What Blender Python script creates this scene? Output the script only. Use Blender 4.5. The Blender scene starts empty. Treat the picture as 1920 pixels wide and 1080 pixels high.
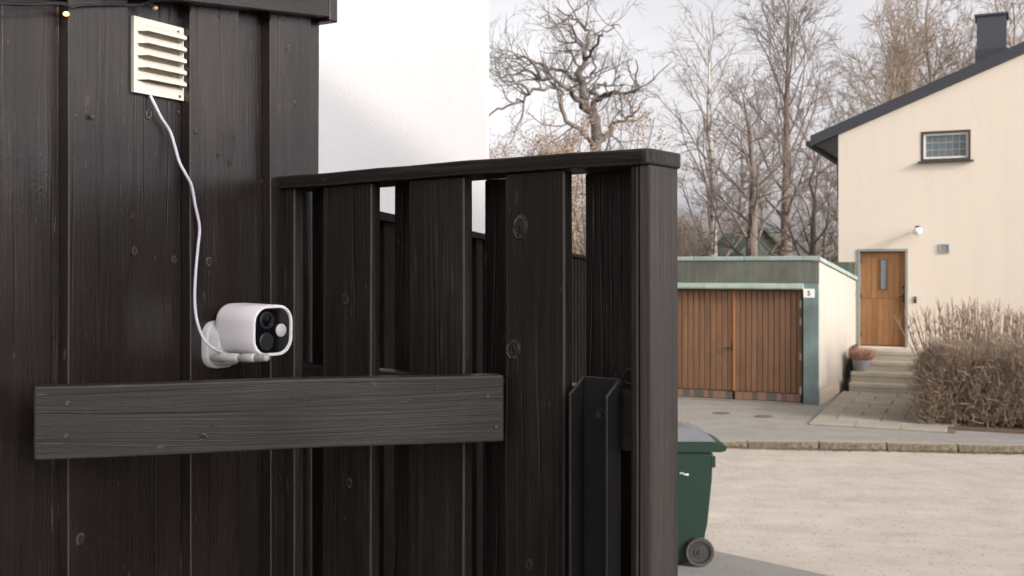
import bpy, bmesh, math, random
import numpy as np
from mathutils import Vector, Matrix

random.seed(7)
C = bpy.context.scene
COL = C.collection
F = 2000.0            # focal length in photograph pixels (1920 wide)
HZ = 505.0            # horizon row
EYE = 2.55            # camera height above the pavement

# ------------------------------------------------------------------ camera
cam_data = bpy.data.cameras.new('camera')
cam = bpy.data.objects.new('camera', cam_data)
COL.objects.link(cam)
cam.location = (0, 0, EYE)
cam.rotation_euler = (math.radians(90), 0, 0)
cam_data.sensor_width = 36.0
cam_data.lens = 36.0 * F / 1920.0
cam_data.shift_y = -(540 - HZ) / 1920.0
cam_data.clip_start = 0.05
cam_data.clip_end = 3000
cam_data.dof.use_dof = True
cam_data.dof.focus_distance = 1.75
cam_data.dof.aperture_fstop = 13.0
C.camera = cam

# ------------------------------------------------------------------ sky + sun
SUN_AZ = math.radians(130.7)      # clockwise from +Y
SUN_EL = math.radians(22)
world = bpy.data.worlds.new("World")
C.world = world
world.use_nodes = True
nt = world.node_tree
nt.nodes.clear()
w_out = nt.nodes.new('ShaderNodeOutputWorld')
w_bg = nt.nodes.new('ShaderNodeBackground')
w_sky = nt.nodes.new('ShaderNodeTexSky')
w_sky.sky_type = 'NISHITA'
w_sky.sun_disc = False
w_sky.sun_elevation = SUN_EL
w_sky.sun_rotation = SUN_AZ
w_tc = nt.nodes.new('ShaderNodeTexCoord')
w_map = nt.nodes.new('ShaderNodeMapping')
w_map.inputs['Scale'].default_value = (2.2, 2.2, 5.0)
w_noise = nt.nodes.new('ShaderNodeTexNoise')
w_noise.inputs['Scale'].default_value = 1.6
w_noise.inputs['Detail'].default_value = 5
w_ramp = nt.nodes.new('ShaderNodeValToRGB')
w_ramp.color_ramp.elements[0].position = 0.3
w_ramp.color_ramp.elements[0].color = (1.45, 1.41, 1.47, 1)
w_ramp.color_ramp.elements[1].position = 0.72
w_ramp.color_ramp.elements[1].color = (1.95, 1.91, 1.95, 1)
w_sky.dust_density = 4.0
w_bw = nt.nodes.new('ShaderNodeRGBToBW')          # thin cloud: the sky's own brightness without its blue
w_cl = nt.nodes.new('ShaderNodeMixRGB'); w_cl.blend_type = 'MULTIPLY'; w_cl.inputs['Fac'].default_value = 1.0
w_mix = nt.nodes.new('ShaderNodeMixRGB')
w_mix.inputs['Fac'].default_value = 0.96
nt.links.new(w_tc.outputs['Generated'], w_map.inputs['Vector'])
nt.links.new(w_map.outputs['Vector'], w_noise.inputs['Vector'])
nt.links.new(w_noise.outputs['Fac'], w_ramp.inputs['Fac'])
nt.links.new(w_sky.outputs['Color'], w_bw.inputs['Color'])
nt.links.new(w_bw.outputs['Val'], w_cl.inputs['Color1'])
nt.links.new(w_ramp.outputs['Color'], w_cl.inputs['Color2'])
nt.links.new(w_sky.outputs['Color'], w_mix.inputs['Color1'])
w_sep = nt.nodes.new('ShaderNodeSeparateXYZ')
w_el = nt.nodes.new('ShaderNodeMapRange')
w_el.inputs['From Min'].default_value = 0.0; w_el.inputs['From Max'].default_value = 0.27
w_el.inputs['To Min'].default_value = 0.84; w_el.inputs['To Max'].default_value = 1.0
w_dk = nt.nodes.new('ShaderNodeMixRGB'); w_dk.blend_type = 'MULTIPLY'; w_dk.inputs['Fac'].default_value = 1.0
nt.links.new(w_tc.outputs['Generated'], w_sep.inputs[0])
nt.links.new(w_sep.outputs['Z'], w_el.inputs['Value'])
nt.links.new(w_cl.outputs['Color'], w_dk.inputs['Color1'])
nt.links.new(w_el.outputs['Result'], w_dk.inputs['Color2'])
nt.links.new(w_dk.outputs['Color'], w_mix.inputs['Color2'])
nt.links.new(w_mix.outputs['Color'], w_bg.inputs['Color'])
w_bg.inputs['Strength'].default_value = 0.13
nt.links.new(w_bg.outputs['Background'], w_out.inputs['Surface'])

sun_data = bpy.data.lights.new('sun', 'SUN')
sun = bpy.data.objects.new('sun', sun_data)
COL.objects.link(sun)
sun_data.energy = 1.3
sun_data.angle = math.radians(1.0)
sun_data.color = (1.0, 0.93, 0.84)
sdir = Vector((math.sin(SUN_AZ) * math.cos(SUN_EL), math.cos(SUN_AZ) * math.cos(SUN_EL), math.sin(SUN_EL)))
sun.rotation_euler = sdir.to_track_quat('Z', 'Y').to_euler()
sun.location = (20, -18, 12)

C.view_settings.view_transform = 'Standard'
C.view_settings.look = 'None'
C.view_settings.gamma = 1
C.view_settings.use_curve_mapping = False
C.view_settings.exposure = 0.75
C.render.engine = 'CYCLES'

# ------------------------------------------------------------------ node material helpers
class NT:
    def __init__(s, name):
        s.m = bpy.data.materials.new(name)
        s.m.use_nodes = True
        s.t = s.m.node_tree
        s.b = s.t.nodes['Principled BSDF']
    def n(s, typ, **kw):
        nd = s.t.nodes.new(typ)
        for k, v in kw.items():
            setattr(nd, k, v)
        return nd
    def link(s, a, b):
        s.t.links.new(a, b)
    def put(s, sock, v):
        if hasattr(v, 'is_linked') or isinstance(v, bpy.types.NodeSocket):
            s.link(v, sock)
        else:
            sock.default_value = v
    def math(s, op, a, b=0.0, c=None, clamp=False):
        nd = s.n('ShaderNodeMath', operation=op, use_clamp=clamp)
        s.put(nd.inputs[0], a); s.put(nd.inputs[1], b)
        if c is not None: s.put(nd.inputs[2], c)
        return nd.outputs[0]
    def mix(s, f, a, b, blend='MIX'):
        nd = s.n('ShaderNodeMixRGB', blend_type=blend)
        s.put(nd.inputs[0], f)
        s.put(nd.inputs[1], a if not isinstance(a, tuple) else (*a[:3], 1))
        s.put(nd.inputs[2], b if not isinstance(b, tuple) else (*b[:3], 1))
        return nd.outputs[0]
    def coord(s, which='Object', scale=(1, 1, 1), loc=None):
        tc = s.n('ShaderNodeTexCoord')
        mp = s.n('ShaderNodeMapping')
        mp.inputs['Scale'].default_value = scale
        s.link(tc.outputs[which], mp.inputs['Vector'])
        if loc is not None: s.link(loc, mp.inputs['Location'])
        return mp.outputs['Vector']
    def noise(s, vec, scale=5, detail=4, rough=0.55):
        nd = s.n('ShaderNodeTexNoise')
        nd.inputs['Scale'].default_value = scale
        nd.inputs['Detail'].default_value = detail
        nd.inputs['Roughness'].default_value = rough
        s.link(vec, nd.inputs['Vector'])
        return nd.outputs['Fac']
    def ramp(s, f, stops):
        nd = s.n('ShaderNodeValToRGB')
        el = nd.color_ramp.elements
        while len(el) < len(stops): el.new(0.5)
        for e, (p, c) in zip(el, stops):
            e.position = p
            e.color = (c, c, c, 1) if isinstance(c, (int, float)) else (*c[:3], 1)
        s.link(f, nd.inputs['Fac'])
        return nd.outputs['Color']
    def bump(s, h, strength=0.3, dist=0.005, normal=None):
        nd = s.n('ShaderNodeBump')
        nd.inputs['Strength'].default_value = strength
        nd.inputs['Distance'].default_value = dist
        s.link(h, nd.inputs['Height'])
        if normal is not None: s.link(normal, nd.inputs['Normal'])
        return nd.outputs['Normal']
    def rand(s):
        return s.n('ShaderNodeObjectInfo').outputs['Random']
    def out(s, color=None, rough=None, normal=None, spec=None, metal=None):
        if color is not None: s.put(s.b.inputs['Base Color'], color if not isinstance(color, tuple) else (*color[:3], 1))
        if rough is not None: s.put(s.b.inputs['Roughness'], rough)
        if normal is not None: s.link(normal, s.b.inputs['Normal'])
        if spec is not None: s.put(s.b.inputs['Specular IOR Level'], spec)
        if metal is not None: s.put(s.b.inputs['Metallic'], metal)
        return s.m

def simple(name, col, rough=0.6, var=0.12, scale=8, bump=0.0, spec=0.5, metal=0.0, bscale=60, coord='Object'):
    k = NT(name)
    v = k.coord(coord)
    n = k.noise(v, scale, 5)
    c = k.mix(n, tuple(x * (1 - var) for x in col), tuple(min(1, x * (1 + var)) for x in col))
    nm = None
    if bump: nm = k.bump(k.noise(v, bscale, 5), bump, 0.004)
    return k.out(c, rough, nm, spec, metal)

def black_wood(name, base_lo, base_hi, rough, worn=0.0, knotty=0.5, spec=0.5, grain=1.0, orange=0.3):
    """stained softwood; the grain runs along the object's own Z"""
    k = NT(name)
    r = k.rand()
    offs = k.n('ShaderNodeCombineXYZ')
    k.link(k.math('MULTIPLY', r, 37.0), offs.inputs[0])
    k.link(k.math('MULTIPLY', r, 91.0), offs.inputs[2])
    tc = k.n('ShaderNodeTexCoord')
    add = k.n('ShaderNodeVectorMath', operation='ADD')
    k.link(tc.outputs['Object'], add.inputs[0]); k.link(offs.outputs[0], add.inputs[1])
    P = add.outputs[0]
    # knots
    mk = k.n('ShaderNodeMapping'); mk.inputs['Scale'].default_value = (8.5, 0.0, 4.0)
    k.link(P, mk.inputs['Vector'])
    vo = k.n('ShaderNodeTexVoronoi'); vo.inputs['Scale'].default_value = 1.0
    vo.inputs['Randomness'].default_value = 1.0
    k.link(mk.outputs['Vector'], vo.inputs['Vector'])
    sepc = k.n('ShaderNodeSeparateColor'); k.link(vo.outputs['Color'], sepc.inputs['Color'])
    active = k.math('LESS_THAN', sepc.outputs[0], knotty)
    size = k.math('MULTIPLY_ADD', sepc.outputs[1], 0.10, 0.05)
    wob = k.noise(P, 60, 3)
    dist = k.math('ADD', vo.outputs['Distance'], k.math('MULTIPLY', k.math('SUBTRACT', wob, 0.5), 0.06))
    kd = k.math('DIVIDE', dist, size)
    inside = k.math('MULTIPLY', active, k.math('SUBTRACT', 1.0, k.math('SMOOTH_MIN', kd, 1.0, 0.1), clamp=True), clamp=True)
    ringd = k.math('ABSOLUTE', k.math('SUBTRACT', kd, 0.85))
    ring = k.math('MULTIPLY', active, k.math('SUBTRACT', 1.0, k.math('MULTIPLY', ringd, 3.2), clamp=True))
    halo = k.math('MULTIPLY', active, k.math('DIVIDE', 1.0, k.math('MULTIPLY_ADD', k.math('MULTIPLY', kd, kd), 0.6, 1.0)))
    # grain: x distorted around the knots and by slow noise along z
    sep = k.n('ShaderNodeSeparateXYZ'); k.link(P, sep.inputs[0])
    mslow = k.n('ShaderNodeMapping'); mslow.inputs['Scale'].default_value = (6, 6, 0.9)
    k.link(P, mslow.inputs['Vector'])
    slow = k.noise(mslow.outputs['Vector'], 1.0, 3)
    gx = k.math('ADD', sep.outputs[0], k.math('ADD', k.math('MULTIPLY', slow, 0.06), k.math('MULTIPLY', halo, 0.016)))
    gv = k.n('ShaderNodeCombineXYZ')
    k.link(k.math('MULTIPLY', gx, 260.0), gv.inputs[0])
    k.link(k.math('MULTIPLY', sep.outputs[1], 120.0), gv.inputs[1])
    k.link(k.math('MULTIPLY', sep.outputs[2], 3.2), gv.inputs[2])
    g1 = k.noise(gv.outputs[0], 1.0, 4, 0.6)
    gv2 = k.n('ShaderNodeCombineXYZ')
    k.link(k.math('MULTIPLY', gx, 55.0), gv2.inputs[0])
    k.link(k.math('MULTIPLY', sep.outputs[1], 40.0), gv2.inputs[1])
    k.link(k.math('MULTIPLY', sep.outputs[2], 1.6), gv2.inputs[2])
    g2 = k.noise(gv2.outputs[0], 1.0, 3)
    gr = k.math('ADD', k.math('MULTIPLY', g1, 0.78), k.math('MULTIPLY', g2, 0.22))
    f = k.ramp(gr, [(0.34, 0.0), (0.70, 1.0)])
    col = k.mix(f, base_lo, base_hi)
    # long dark checks and resin streaks
    gv3 = k.n('ShaderNodeCombineXYZ')
    k.link(k.math('MULTIPLY', gx, 95.0), gv3.inputs[0])
    k.link(k.math('MULTIPLY', sep.outputs[2], 1.1), gv3.inputs[2])
    g3 = k.noise(gv3.outputs[0], 1.0, 2)
    chk = k.ramp(g3, [(0.60, 0), (0.67, 1)])
    col = k.mix(k.math('MULTIPLY', chk, 0.5), col, tuple(x * 0.35 for x in base_lo))
    # patchy stain
    patch = k.noise(P, 5.0, 4)
    col = k.mix(k.math('MULTIPLY', patch, 0.55), col, tuple(x * 0.55 for x in base_lo))
    # per-board tone
    col = k.mix(k.math('MULTIPLY_ADD', r, 0.35, 0.0), col, tuple(x * 0.6 for x in base_lo))
    # worn ring around knots
    wear = k.math('MULTIPLY', k.math('MULTIPLY', ring, wob), 1.1, clamp=True)
    wear2 = k.math('MULTIPLY', wear, k.math('GREATER_THAN', sepc.outputs[2], 0.35))
    col = k.mix(inside, col, tuple(x * 0.7 for x in base_lo))
    col = k.mix(k.math('MULTIPLY', wear2, orange), col, (0.24, 0.17, 0.105))
    # tiny flecks where the stain has come off, drawn out along the grain
    mfl = k.n('ShaderNodeMapping'); mfl.inputs['Scale'].default_value = (150, 150, 26)
    k.link(P, mfl.inputs['Vector'])
    fl = k.noise(mfl.outputs['Vector'], 1.0, 2)
    sel = k.noise(P, 9.0, 2)
    fle = k.math('MULTIPLY', k.math('GREATER_THAN', fl, 0.715), k.math('GREATER_THAN', sel, 0.52))
    col = k.mix(k.math('MULTIPLY', fle, 0.25 + worn), col, (0.2, 0.16, 0.12))
    # longer scratches and faded, sun-bleached areas
    msc = k.n('ShaderNodeMapping'); msc.inputs['Scale'].default_value = (210, 210, 7); msc.inputs['Rotation'].default_value = (0, 0.03, 0)
    k.link(P, msc.inputs['Vector'])
    sc_ = k.noise(msc.outputs['Vector'], 1.0, 1)
    sarea = k.noise(P, 4.0, 3)
    scr = k.math('MULTIPLY', k.ramp(sc_, [(0.68, 0), (0.74, 1)]), k.ramp(sarea, [(0.54, 0), (0.66, 1)]))
    col = k.mix(k.math('MULTIPLY', scr, 0.55), col, (0.15, 0.125, 0.105))
    mfa = k.n('ShaderNodeMapping'); mfa.inputs['Scale'].default_value = (9, 9, 2.2)
    k.link(P, mfa.inputs['Vector'])
    fade = k.ramp(k.noise(mfa.outputs['Vector'], 1.0, 5, 0.65), [(0.52, 0), (0.74, 1)])
    col = k.mix(k.math('MULTIPLY', fade, 0.45), col, tuple(x * 1.45 for x in base_hi))
    # dusty wear on raised grain
    if worn:
        col = k.mix(k.math('MULTIPLY', k.ramp(g1, [(0.55, 0), (0.75, 1)]), worn), col, (0.12, 0.1, 0.09))
    fine = k.noise(P, 220, 3)
    h = k.math('ADD', k.math('MULTIPLY', gr, 1.0), k.math('MULTIPLY', fine, 0.35))
    h = k.math('ADD', h, k.math('MULTIPLY', ring, 0.5))
    h = k.math('SUBTRACT', h, k.math('MULTIPLY', chk, 0.6))
    nm = k.bump(h, 0.55 * grain, 0.0022)
    ro = k.math('ADD', k.math('MULTIPLY_ADD', gr, -0.3, rough + 0.10), k.math('MULTIPLY', k.math('SUBTRACT', patch, 0.45), 0.45))
    return k.out(col, ro, nm, spec)

M = {}
M['shed_wood'] = black_wood('black_stained_shed_wood', (0.0125, 0.0082, 0.0074), (0.036, 0.0245, 0.0225), 0.33, knotty=0.0, spec=0.55, grain=0.8, orange=0.55)
M['fence_wood'] = black_wood('black_stained_fence_wood', (0.0095, 0.0078, 0.0066), (0.043, 0.0355, 0.0295), 0.46, worn=0.10, knotty=0.0, spec=0.4, grain=1.2, orange=0.4)
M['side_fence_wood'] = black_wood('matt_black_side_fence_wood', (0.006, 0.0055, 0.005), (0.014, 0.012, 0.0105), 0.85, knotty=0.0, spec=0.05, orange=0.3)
M['bar_wood'] = black_wood('weathered_black_bar_wood', (0.013, 0.0108, 0.0092), (0.043, 0.0355, 0.0295), 0.55, worn=0.10, knotty=0.0, spec=0.45, grain=1.2, orange=0.5)
M['post_wood'] = black_wood('grey_brown_post_wood', (0.060, 0.049, 0.044), (0.138, 0.114, 0.102), 0.55, worn=0.05, knotty=0.0, spec=0.4, grain=0.9, orange=0.3)  # paler grey-brown version of the fence wood, for the post's end face only
M['worn_edge'] = simple('worn_wood_edge', (0.034, 0.028, 0.024), 0.6, 0.8, 25)
M['white_plastic'] = simple('white_plastic', (0.82, 0.775, 0.775), 0.42, 0.02, 3)
M['bracket_plastic'] = simple('pale_grey_plastic', (0.52, 0.52, 0.505), 0.5, 0.03, 3)
M['beige_plastic'] = simple('beige_plastic', (0.42, 0.40, 0.35), 0.6, 0.05, 3)
M['cable'] = simple('white_cable_sheath', (0.56, 0.54, 0.59), 0.45, 0.04, 20)
M['glossy_black'] = simple('glossy_black_faceplate', (0.003, 0.003, 0.004), 0.10, 0.05, 3)
M['lens_glass'] = simple('dark_lens_glass', (0.004, 0.004, 0.006), 0.05, 0.05, 3)
M['matt_dark'] = simple('matt_dark_plastic', (0.018, 0.019, 0.022), 0.4, 0.05, 3)
M['sensor_white'] = simple('milky_sensor_lens', (0.52, 0.51, 0.50), 0.35, 0.05, 3)
M['vent_cream'] = simple('cream_vent_plastic', (0.60, 0.56, 0.485), 0.5, 0.06, 14, 0.03)
M['vent_mesh'] = simple('dark_insect_mesh', (0.46, 0.41, 0.33), 0.7, 0.3, 300)
M['steel'] = simple('dull_stained_steel', (0.075, 0.07, 0.065), 0.5, 0.5, 200, 0.0, 0.5, 0.6)
M['black_steel'] = simple('black_painted_steel', (0.009, 0.0085, 0.008), 0.5, 0.3, 30, 0.08)
M['steel_worn'] = simple('worn_black_steel_edge', (0.045, 0.042, 0.04), 0.5, 0.6, 60)
M['wire'] = simple('dark_wire', (0.012, 0.011, 0.012), 0.5, 0.1, 30)
M['galv'] = simple('grey_painted_metal', (0.33, 0.34, 0.335), 0.55, 0.12, 10)
kk = NT('lit_amber_bulb')
kk.b.inputs['Emission Color'].default_value = (1.0, 0.5, 0.12, 1)
kk.b.inputs['Emission Strength'].default_value = 2.2
M['amber_bulb'] = kk.out((0.8, 0.45, 0.15), 0.2)
M['amber_off'] = simple('unlit_amber_bulb', (0.45, 0.30, 0.14), 0.25, 0.1, 10)

# render of the white wall: pebbly plaster
def plaster(name, col, bump=0.35, bscale=90, var=0.04, stain=0.06, bdist=0.006):
    k = NT(name)
    v = k.coord('Object')
    n = k.noise(v, 1.3, 5)
    n2 = k.noise(v, 0.45, 3)
    c = k.mix(n, tuple(x * (1 - var) for x in col), tuple(min(1, x * (1 + var)) for x in col))
    ms = k.coord('Object', (2.2, 2.2, 0.25))
    st = k.ramp(k.noise(ms, 1.6, 5), [(0.48, 0), (0.72, 1)])
    c = k.mix(k.math('MULTIPLY', st, stain), c, tuple(x * 0.72 for x in col))
    h = k.math('ADD', k.noise(v, bscale, 4, 0.6), k.math('MULTIPLY', k.noise(v, 6, 3), 0.6))
    return k.out(c, 0.9, k.bump(h, bump, bdist), 0.15)
M['white_plaster'] = plaster('white_pebbled_plaster', (0.66, 0.643, 0.636), 0.26, 75, 0.02, 0.05)
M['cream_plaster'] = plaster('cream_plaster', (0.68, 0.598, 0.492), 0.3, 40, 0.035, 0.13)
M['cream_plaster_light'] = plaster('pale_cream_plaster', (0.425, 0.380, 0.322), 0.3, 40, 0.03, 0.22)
M['plinth'] = plaster('pale_plinth_plaster', (0.50, 0.42, 0.33), 0.5, 40, 0.08, 0.3)

def copper(name, lo, hi, pale):
    k = NT(name)
    v = k.coord('Object', (1, 1, 1))
    vs = k.coord('Object', (9, 9, 0.7))
    n = k.ramp(k.noise(v, 2.2, 5), [(0.35, 0), (0.68, 1)])
    c = k.mix(n, lo, hi)
    st = k.ramp(k.noise(vs, 1.4, 4), [(0.52, 0), (0.7, 1)])
    c = k.mix(k.math('MULTIPLY', st, 0.5), c, pale)
    return k.out(c, 0.6, k.bump(k.noise(v, 18, 4), 0.15, 0.004), 0.4)
M['copper_dark'] = copper('dark_patinated_copper', (0.085, 0.087, 0.066), (0.122, 0.130, 0.102), (0.18, 0.215, 0.18))
M['copper_pillar'] = copper('blue_green_patinated_copper', (0.11, 0.14, 0.13), (0.17, 0.24, 0.22), (0.20, 0.24, 0.25))
M['copper_pale'] = copper('pale_verdigris_copper', (0.22, 0.275, 0.24), (0.32, 0.385, 0.345), (0.44, 0.48, 0.44))
M['copper_seam'] = copper('verdigris_lintel_copper', (0.26, 0.32, 0.26), (0.34, 0.40, 0.33), (0.42, 0.48, 0.42))

def oiled_plank(name, lo, hi, dark):
    k = NT(name)
    r = k.rand()
    offs = k.n('ShaderNodeCombineXYZ')
    k.link(k.math('MULTIPLY', r, 53.0), offs.inputs[0]); k.link(k.math('MULTIPLY', r, 17.0), offs.inputs[2])
    v = k.coord('Object', (1, 1, 1), offs.outputs[0])
    vs = k.coord('Object', (55, 30, 1.3), offs.outputs[0])
    g = k.noise(vs, 1.0, 4)
    c = k.mix(k.ramp(g, [(0.3, 0), (0.7, 1)]), lo, hi)
    c = k.mix(k.math('MULTIPLY_ADD', r, 0.5, -0.05, clamp=True), c, dark)
    p = k.ramp(k.noise(v, 1.7, 4), [(0.45, 0), (0.75, 1)])
    c = k.mix(k.math('MULTIPLY', p, 0.5), c, dark)
    return k.out(c, 0.6, k.bump(g, 0.2, 0.004), 0.3)
M['garage_plank'] = oiled_plank('oiled_brown_garage_planks', (0.150, 0.076, 0.039), (0.245, 0.128, 0.068), (0.095, 0.056, 0.036))
M['door_plank'] = oiled_plank('honey_brown_door_planks', (0.235, 0.110, 0.042), (0.35, 0.178, 0.072), (0.15, 0.074, 0.034))
M['garage_trim'] = simple('orange_brown_trim', (0.34, 0.14, 0.055), 0.55, 0.15, 8)
M['tile_dark'] = simple('slate_tile', (0.095, 0.08, 0.072), 0.6, 0.2, 12)
M['tile_brown'] = simple('brown_tile', (0.21, 0.12, 0.078), 0.6, 0.2, 12)
M['roof_metal'] = simple('dark_grey_roof_metal', (0.038, 0.040, 0.047), 0.45, 0.12, 4)
M['chimney_metal'] = simple('dark_grey_chimney_cladding', (0.052, 0.054, 0.062), 0.45, 0.15, 3, 0.05)
M['soffit'] = simple('dark_brown_soffit', (0.022, 0.018, 0.015), 0.7, 0.15, 8)
M['window_white'] = simple('white_window_paint', (0.72, 0.70, 0.66), 0.5, 0.04, 5)
M['window_dark'] = simple('dark_brown_frame', (0.05, 0.04, 0.034), 0.5, 0.1, 5)
M['pane'] = simple('grey_window_glass', (0.10, 0.125, 0.13), 0.12, 0.35, 2.2, 0.0, 0.8)
M['lead'] = simple('pale_lead_bars', (0.42, 0.43, 0.42), 0.5, 0.1, 5)
M['door_frame'] = simple('grey_green_door_frame', (0.24, 0.26, 0.24), 0.6, 0.1, 5)
M['lamp_white'] = simple('opal_lamp_glass', (0.85, 0.82, 0.78), 0.2, 0.02, 5)
M['sign_white'] = simple('white_enamel', (0.82, 0.80, 0.76), 0.3, 0.02, 5)
M['sign_black'] = simple('black_enamel', (0.015, 0.015, 0.015), 0.4, 0.02, 5)

def concrete(name, col, var=0.16, fine=0.12, rough=0.9):
    k = NT(name)
    v = k.coord('Object')
    n = k.ramp(k.noise(v, 2.0, 6, 0.65), [(0.3, 0), (0.7, 1)])
    c = k.mix(n, tuple(x * (1 - var) for x in col), tuple(x * (1 + var) for x in col))
    f = k.noise(v, 120, 3)
    c = k.mix(k.math('MULTIPLY', k.ramp(f, [(0.5, 0), (0.62, 1)]), fine * 2), c, tuple(x * 0.45 for x in col))
    c = k.mix(k.math('MULTIPLY', k.rand(), 0.22), c, tuple(x * 0.6 for x in col))
    return k.out(c, rough, k.bump(k.noise(v, 90, 5), 0.35, 0.006), 0.2)
M['step_stone'] = concrete('worn_concrete_steps', (0.46, 0.41, 0.33))
M['slab'] = concrete('grey_paving_slab', (0.335, 0.30, 0.245), 0.14)
M['joint'] = concrete('mossy_joint_soil', (0.14, 0.125, 0.085), 0.4)
k = NT('granite_kerb')
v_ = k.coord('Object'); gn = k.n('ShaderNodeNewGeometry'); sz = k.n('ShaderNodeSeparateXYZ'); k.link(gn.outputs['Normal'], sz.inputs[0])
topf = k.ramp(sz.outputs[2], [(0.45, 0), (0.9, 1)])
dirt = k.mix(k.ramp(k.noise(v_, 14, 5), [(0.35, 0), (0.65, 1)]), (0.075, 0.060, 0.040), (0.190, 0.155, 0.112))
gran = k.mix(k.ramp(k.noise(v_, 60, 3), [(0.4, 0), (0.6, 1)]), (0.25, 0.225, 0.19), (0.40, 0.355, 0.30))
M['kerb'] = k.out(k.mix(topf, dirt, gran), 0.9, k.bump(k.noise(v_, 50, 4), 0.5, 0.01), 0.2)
M['grit'] = concrete('gutter_grit', (0.22, 0.165, 0.10), 0.5, 0.3)
M['manhole'] = concrete('rusty_cast_iron', (0.17, 0.125, 0.09), 0.3, 0.2, 0.6)

def asphalt(name, col, dust, ang, dust_amt=0.8, speck=0.5):
    k = NT(name)
    tc = k.n('ShaderNodeTexCoord')
    mp = k.n('ShaderNodeMapping'); mp.inputs['Rotation'].default_value = (0, 0, ang)
    k.link(tc.outputs['Object'], mp.inputs['Vector'])
    v = mp.outputs['Vector']
    ms = k.n('ShaderNodeMapping'); ms.inputs['Scale'].default_value = (0.22, 1.5, 1)
    k.link(v, ms.inputs['Vector'])
    streak = k.noise(ms.outputs['Vector'], 1.4, 6, 0.65)
    blot = k.noise(v, 2.4, 6, 0.7)
    d = k.ramp(k.math('ADD', k.math('MULTIPLY', streak, 0.45), k.math('MULTIPLY', blot, 0.55)), [(0.34, 0), (0.66, 1)])
    c = k.mix(k.math('MULTIPLY', d, dust_amt), col, dust)
    st = k.noise(v, 30, 6, 0.8)
    c = k.mix(k.math('MULTIPLY', k.ramp(st, [(0.52, 0), (0.64, 1)]), speck), c, tuple(x * 0.5 for x in col))
    peb = k.n('ShaderNodeTexVoronoi'); peb.inputs['Scale'].default_value = 16
    k.link(v, peb.inputs['Vector'])
    pm = k.math('LESS_THAN', peb.outputs['Distance'], 0.24)
    sp = k.n('ShaderNodeSeparateColor'); k.link(peb.outputs['Color'], sp.inputs['Color'])
    pm = k.math('MULTIPLY', pm, k.math('GREATER_THAN', sp.outputs[0], 0.72))
    c = k.mix(k.math('MULTIPLY', pm, 0.5), c, tuple(x * 0.35 for x in col))
    h = k.math('ADD', k.noise(v, 160, 3), k.noise(v, 40, 3))
    return k.out(c, 0.92, k.bump(h, 0.5, 0.008), 0.2)
M['road'] = asphalt('dusty_road_asphalt', (0.36, 0.318, 0.270), (0.55, 0.492, 0.428), 0.13, 0.75, 0.32)
M['pavement'] = asphalt('grey_pavement_asphalt', (0.23, 0.215, 0.19), (0.39, 0.355, 0.315), 0.2, 0.6, 0.35)
M['apron'] = asphalt('grey_driveway_asphalt', (0.225, 0.215, 0.195), (0.29, 0.275, 0.25), 0.8, 0.6, 0.3)
M['grass_ground'] = simple('winter_lawn', (0.10, 0.095, 0.045), 0.95, 0.4, 0.5)
M['yard'] = simple('yard_gravel', (0.27, 0.25, 0.225), 0.95, 0.4, 9, 0.4)
M['soil'] = simple('leaf_littered_soil', (0.105, 0.07, 0.045), 0.95, 0.5, 12, 0.5)
M['bin_green'] = simple('dark_green_bin_plastic', (0.0125, 0.033, 0.0215), 0.42, 0.12, 7, 0.05)
M['bin_lid'] = simple('grey_bin_lid_plastic', (0.135, 0.140, 0.146), 0.45, 0.10, 7, 0.04)
M['tyre'] = simple('worn_bin_wheel_rubber', (0.055, 0.051, 0.047), 0.65, 0.15, 20)
M['rim'] = simple('grey_bin_wheel_disc', (0.038, 0.036, 0.037), 0.5, 0.15, 12)
M['leaf_brown'] = simple('dry_brown_leaf', (0.24, 0.115, 0.045), 0.8, 0.4, 30)
M['leaf_rust'] = simple('rusty_retained_leaf', (0.25, 0.175, 0.125), 0.8, 0.4, 1.5)
M['leaf_straw'] = simple('straw_twig', (0.36, 0.275, 0.18), 0.85, 0.3, 1.5)
M['heather'] = simple('dry_orange_heather', (0.44, 0.245, 0.165), 0.85, 0.4, 30)
M['pot_grey'] = simple('grey_zinc_pot', (0.26, 0.265, 0.275), 0.5, 0.12, 12)
M['hedge_twig'] = simple('brown_hedge_twig', (0.262, 0.182, 0.130), 0.85, 0.35, 1.5)
M['hedge_twig_grey'] = simple('grey_brown_hedge_twig', (0.325, 0.262, 0.192), 0.85, 0.35, 1.5)
M['privet'] = simple('green_privet_leaf', (0.13, 0.135, 0.05), 0.7, 0.3, 5)
M['bark_oak'] = simple('grey_oak_bark', (0.150, 0.125, 0.108), 0.9, 0.35, 2.5)
M['bark_brown'] = simple('brown_bark', (0.185, 0.145, 0.122), 0.9, 0.35, 2.5)
M['bark_dark'] = simple('dark_bark', (0.11, 0.088, 0.075), 0.9, 0.35, 2.5)
M['bark_tan'] = simple('tan_twigs', (0.27, 0.205, 0.15), 0.9, 0.3, 1.5)
M['bark_pale'] = simple('pale_grey_twigs', (0.27, 0.225, 0.20), 0.9, 0.3, 1.5)
k = NT('birch_bark')
vb = k.coord('Object', (1.2, 1.2, 3.0))
M['bark_birch'] = k.out(k.mix(k.ramp(k.noise(vb, 1.3, 4), [(0.5, 0), (0.62, 1)]), (0.50, 0.45, 0.40), (0.12, 0.10, 0.085)), 0.85)
M['tile_roof_grey'] = simple('weathered_grey_roof_tiles', (0.17, 0.155, 0.14), 0.85, 0.25, 3)
M['green_board'] = simple('dull_green_boarding', (0.085, 0.115, 0.085), 0.8, 0.15, 3)

# ------------------------------------------------------------------ object helpers
def link(o, parent=None):
    COL.objects.link(o)
    if parent is not None:
        o.parent = parent
    return o

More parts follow.
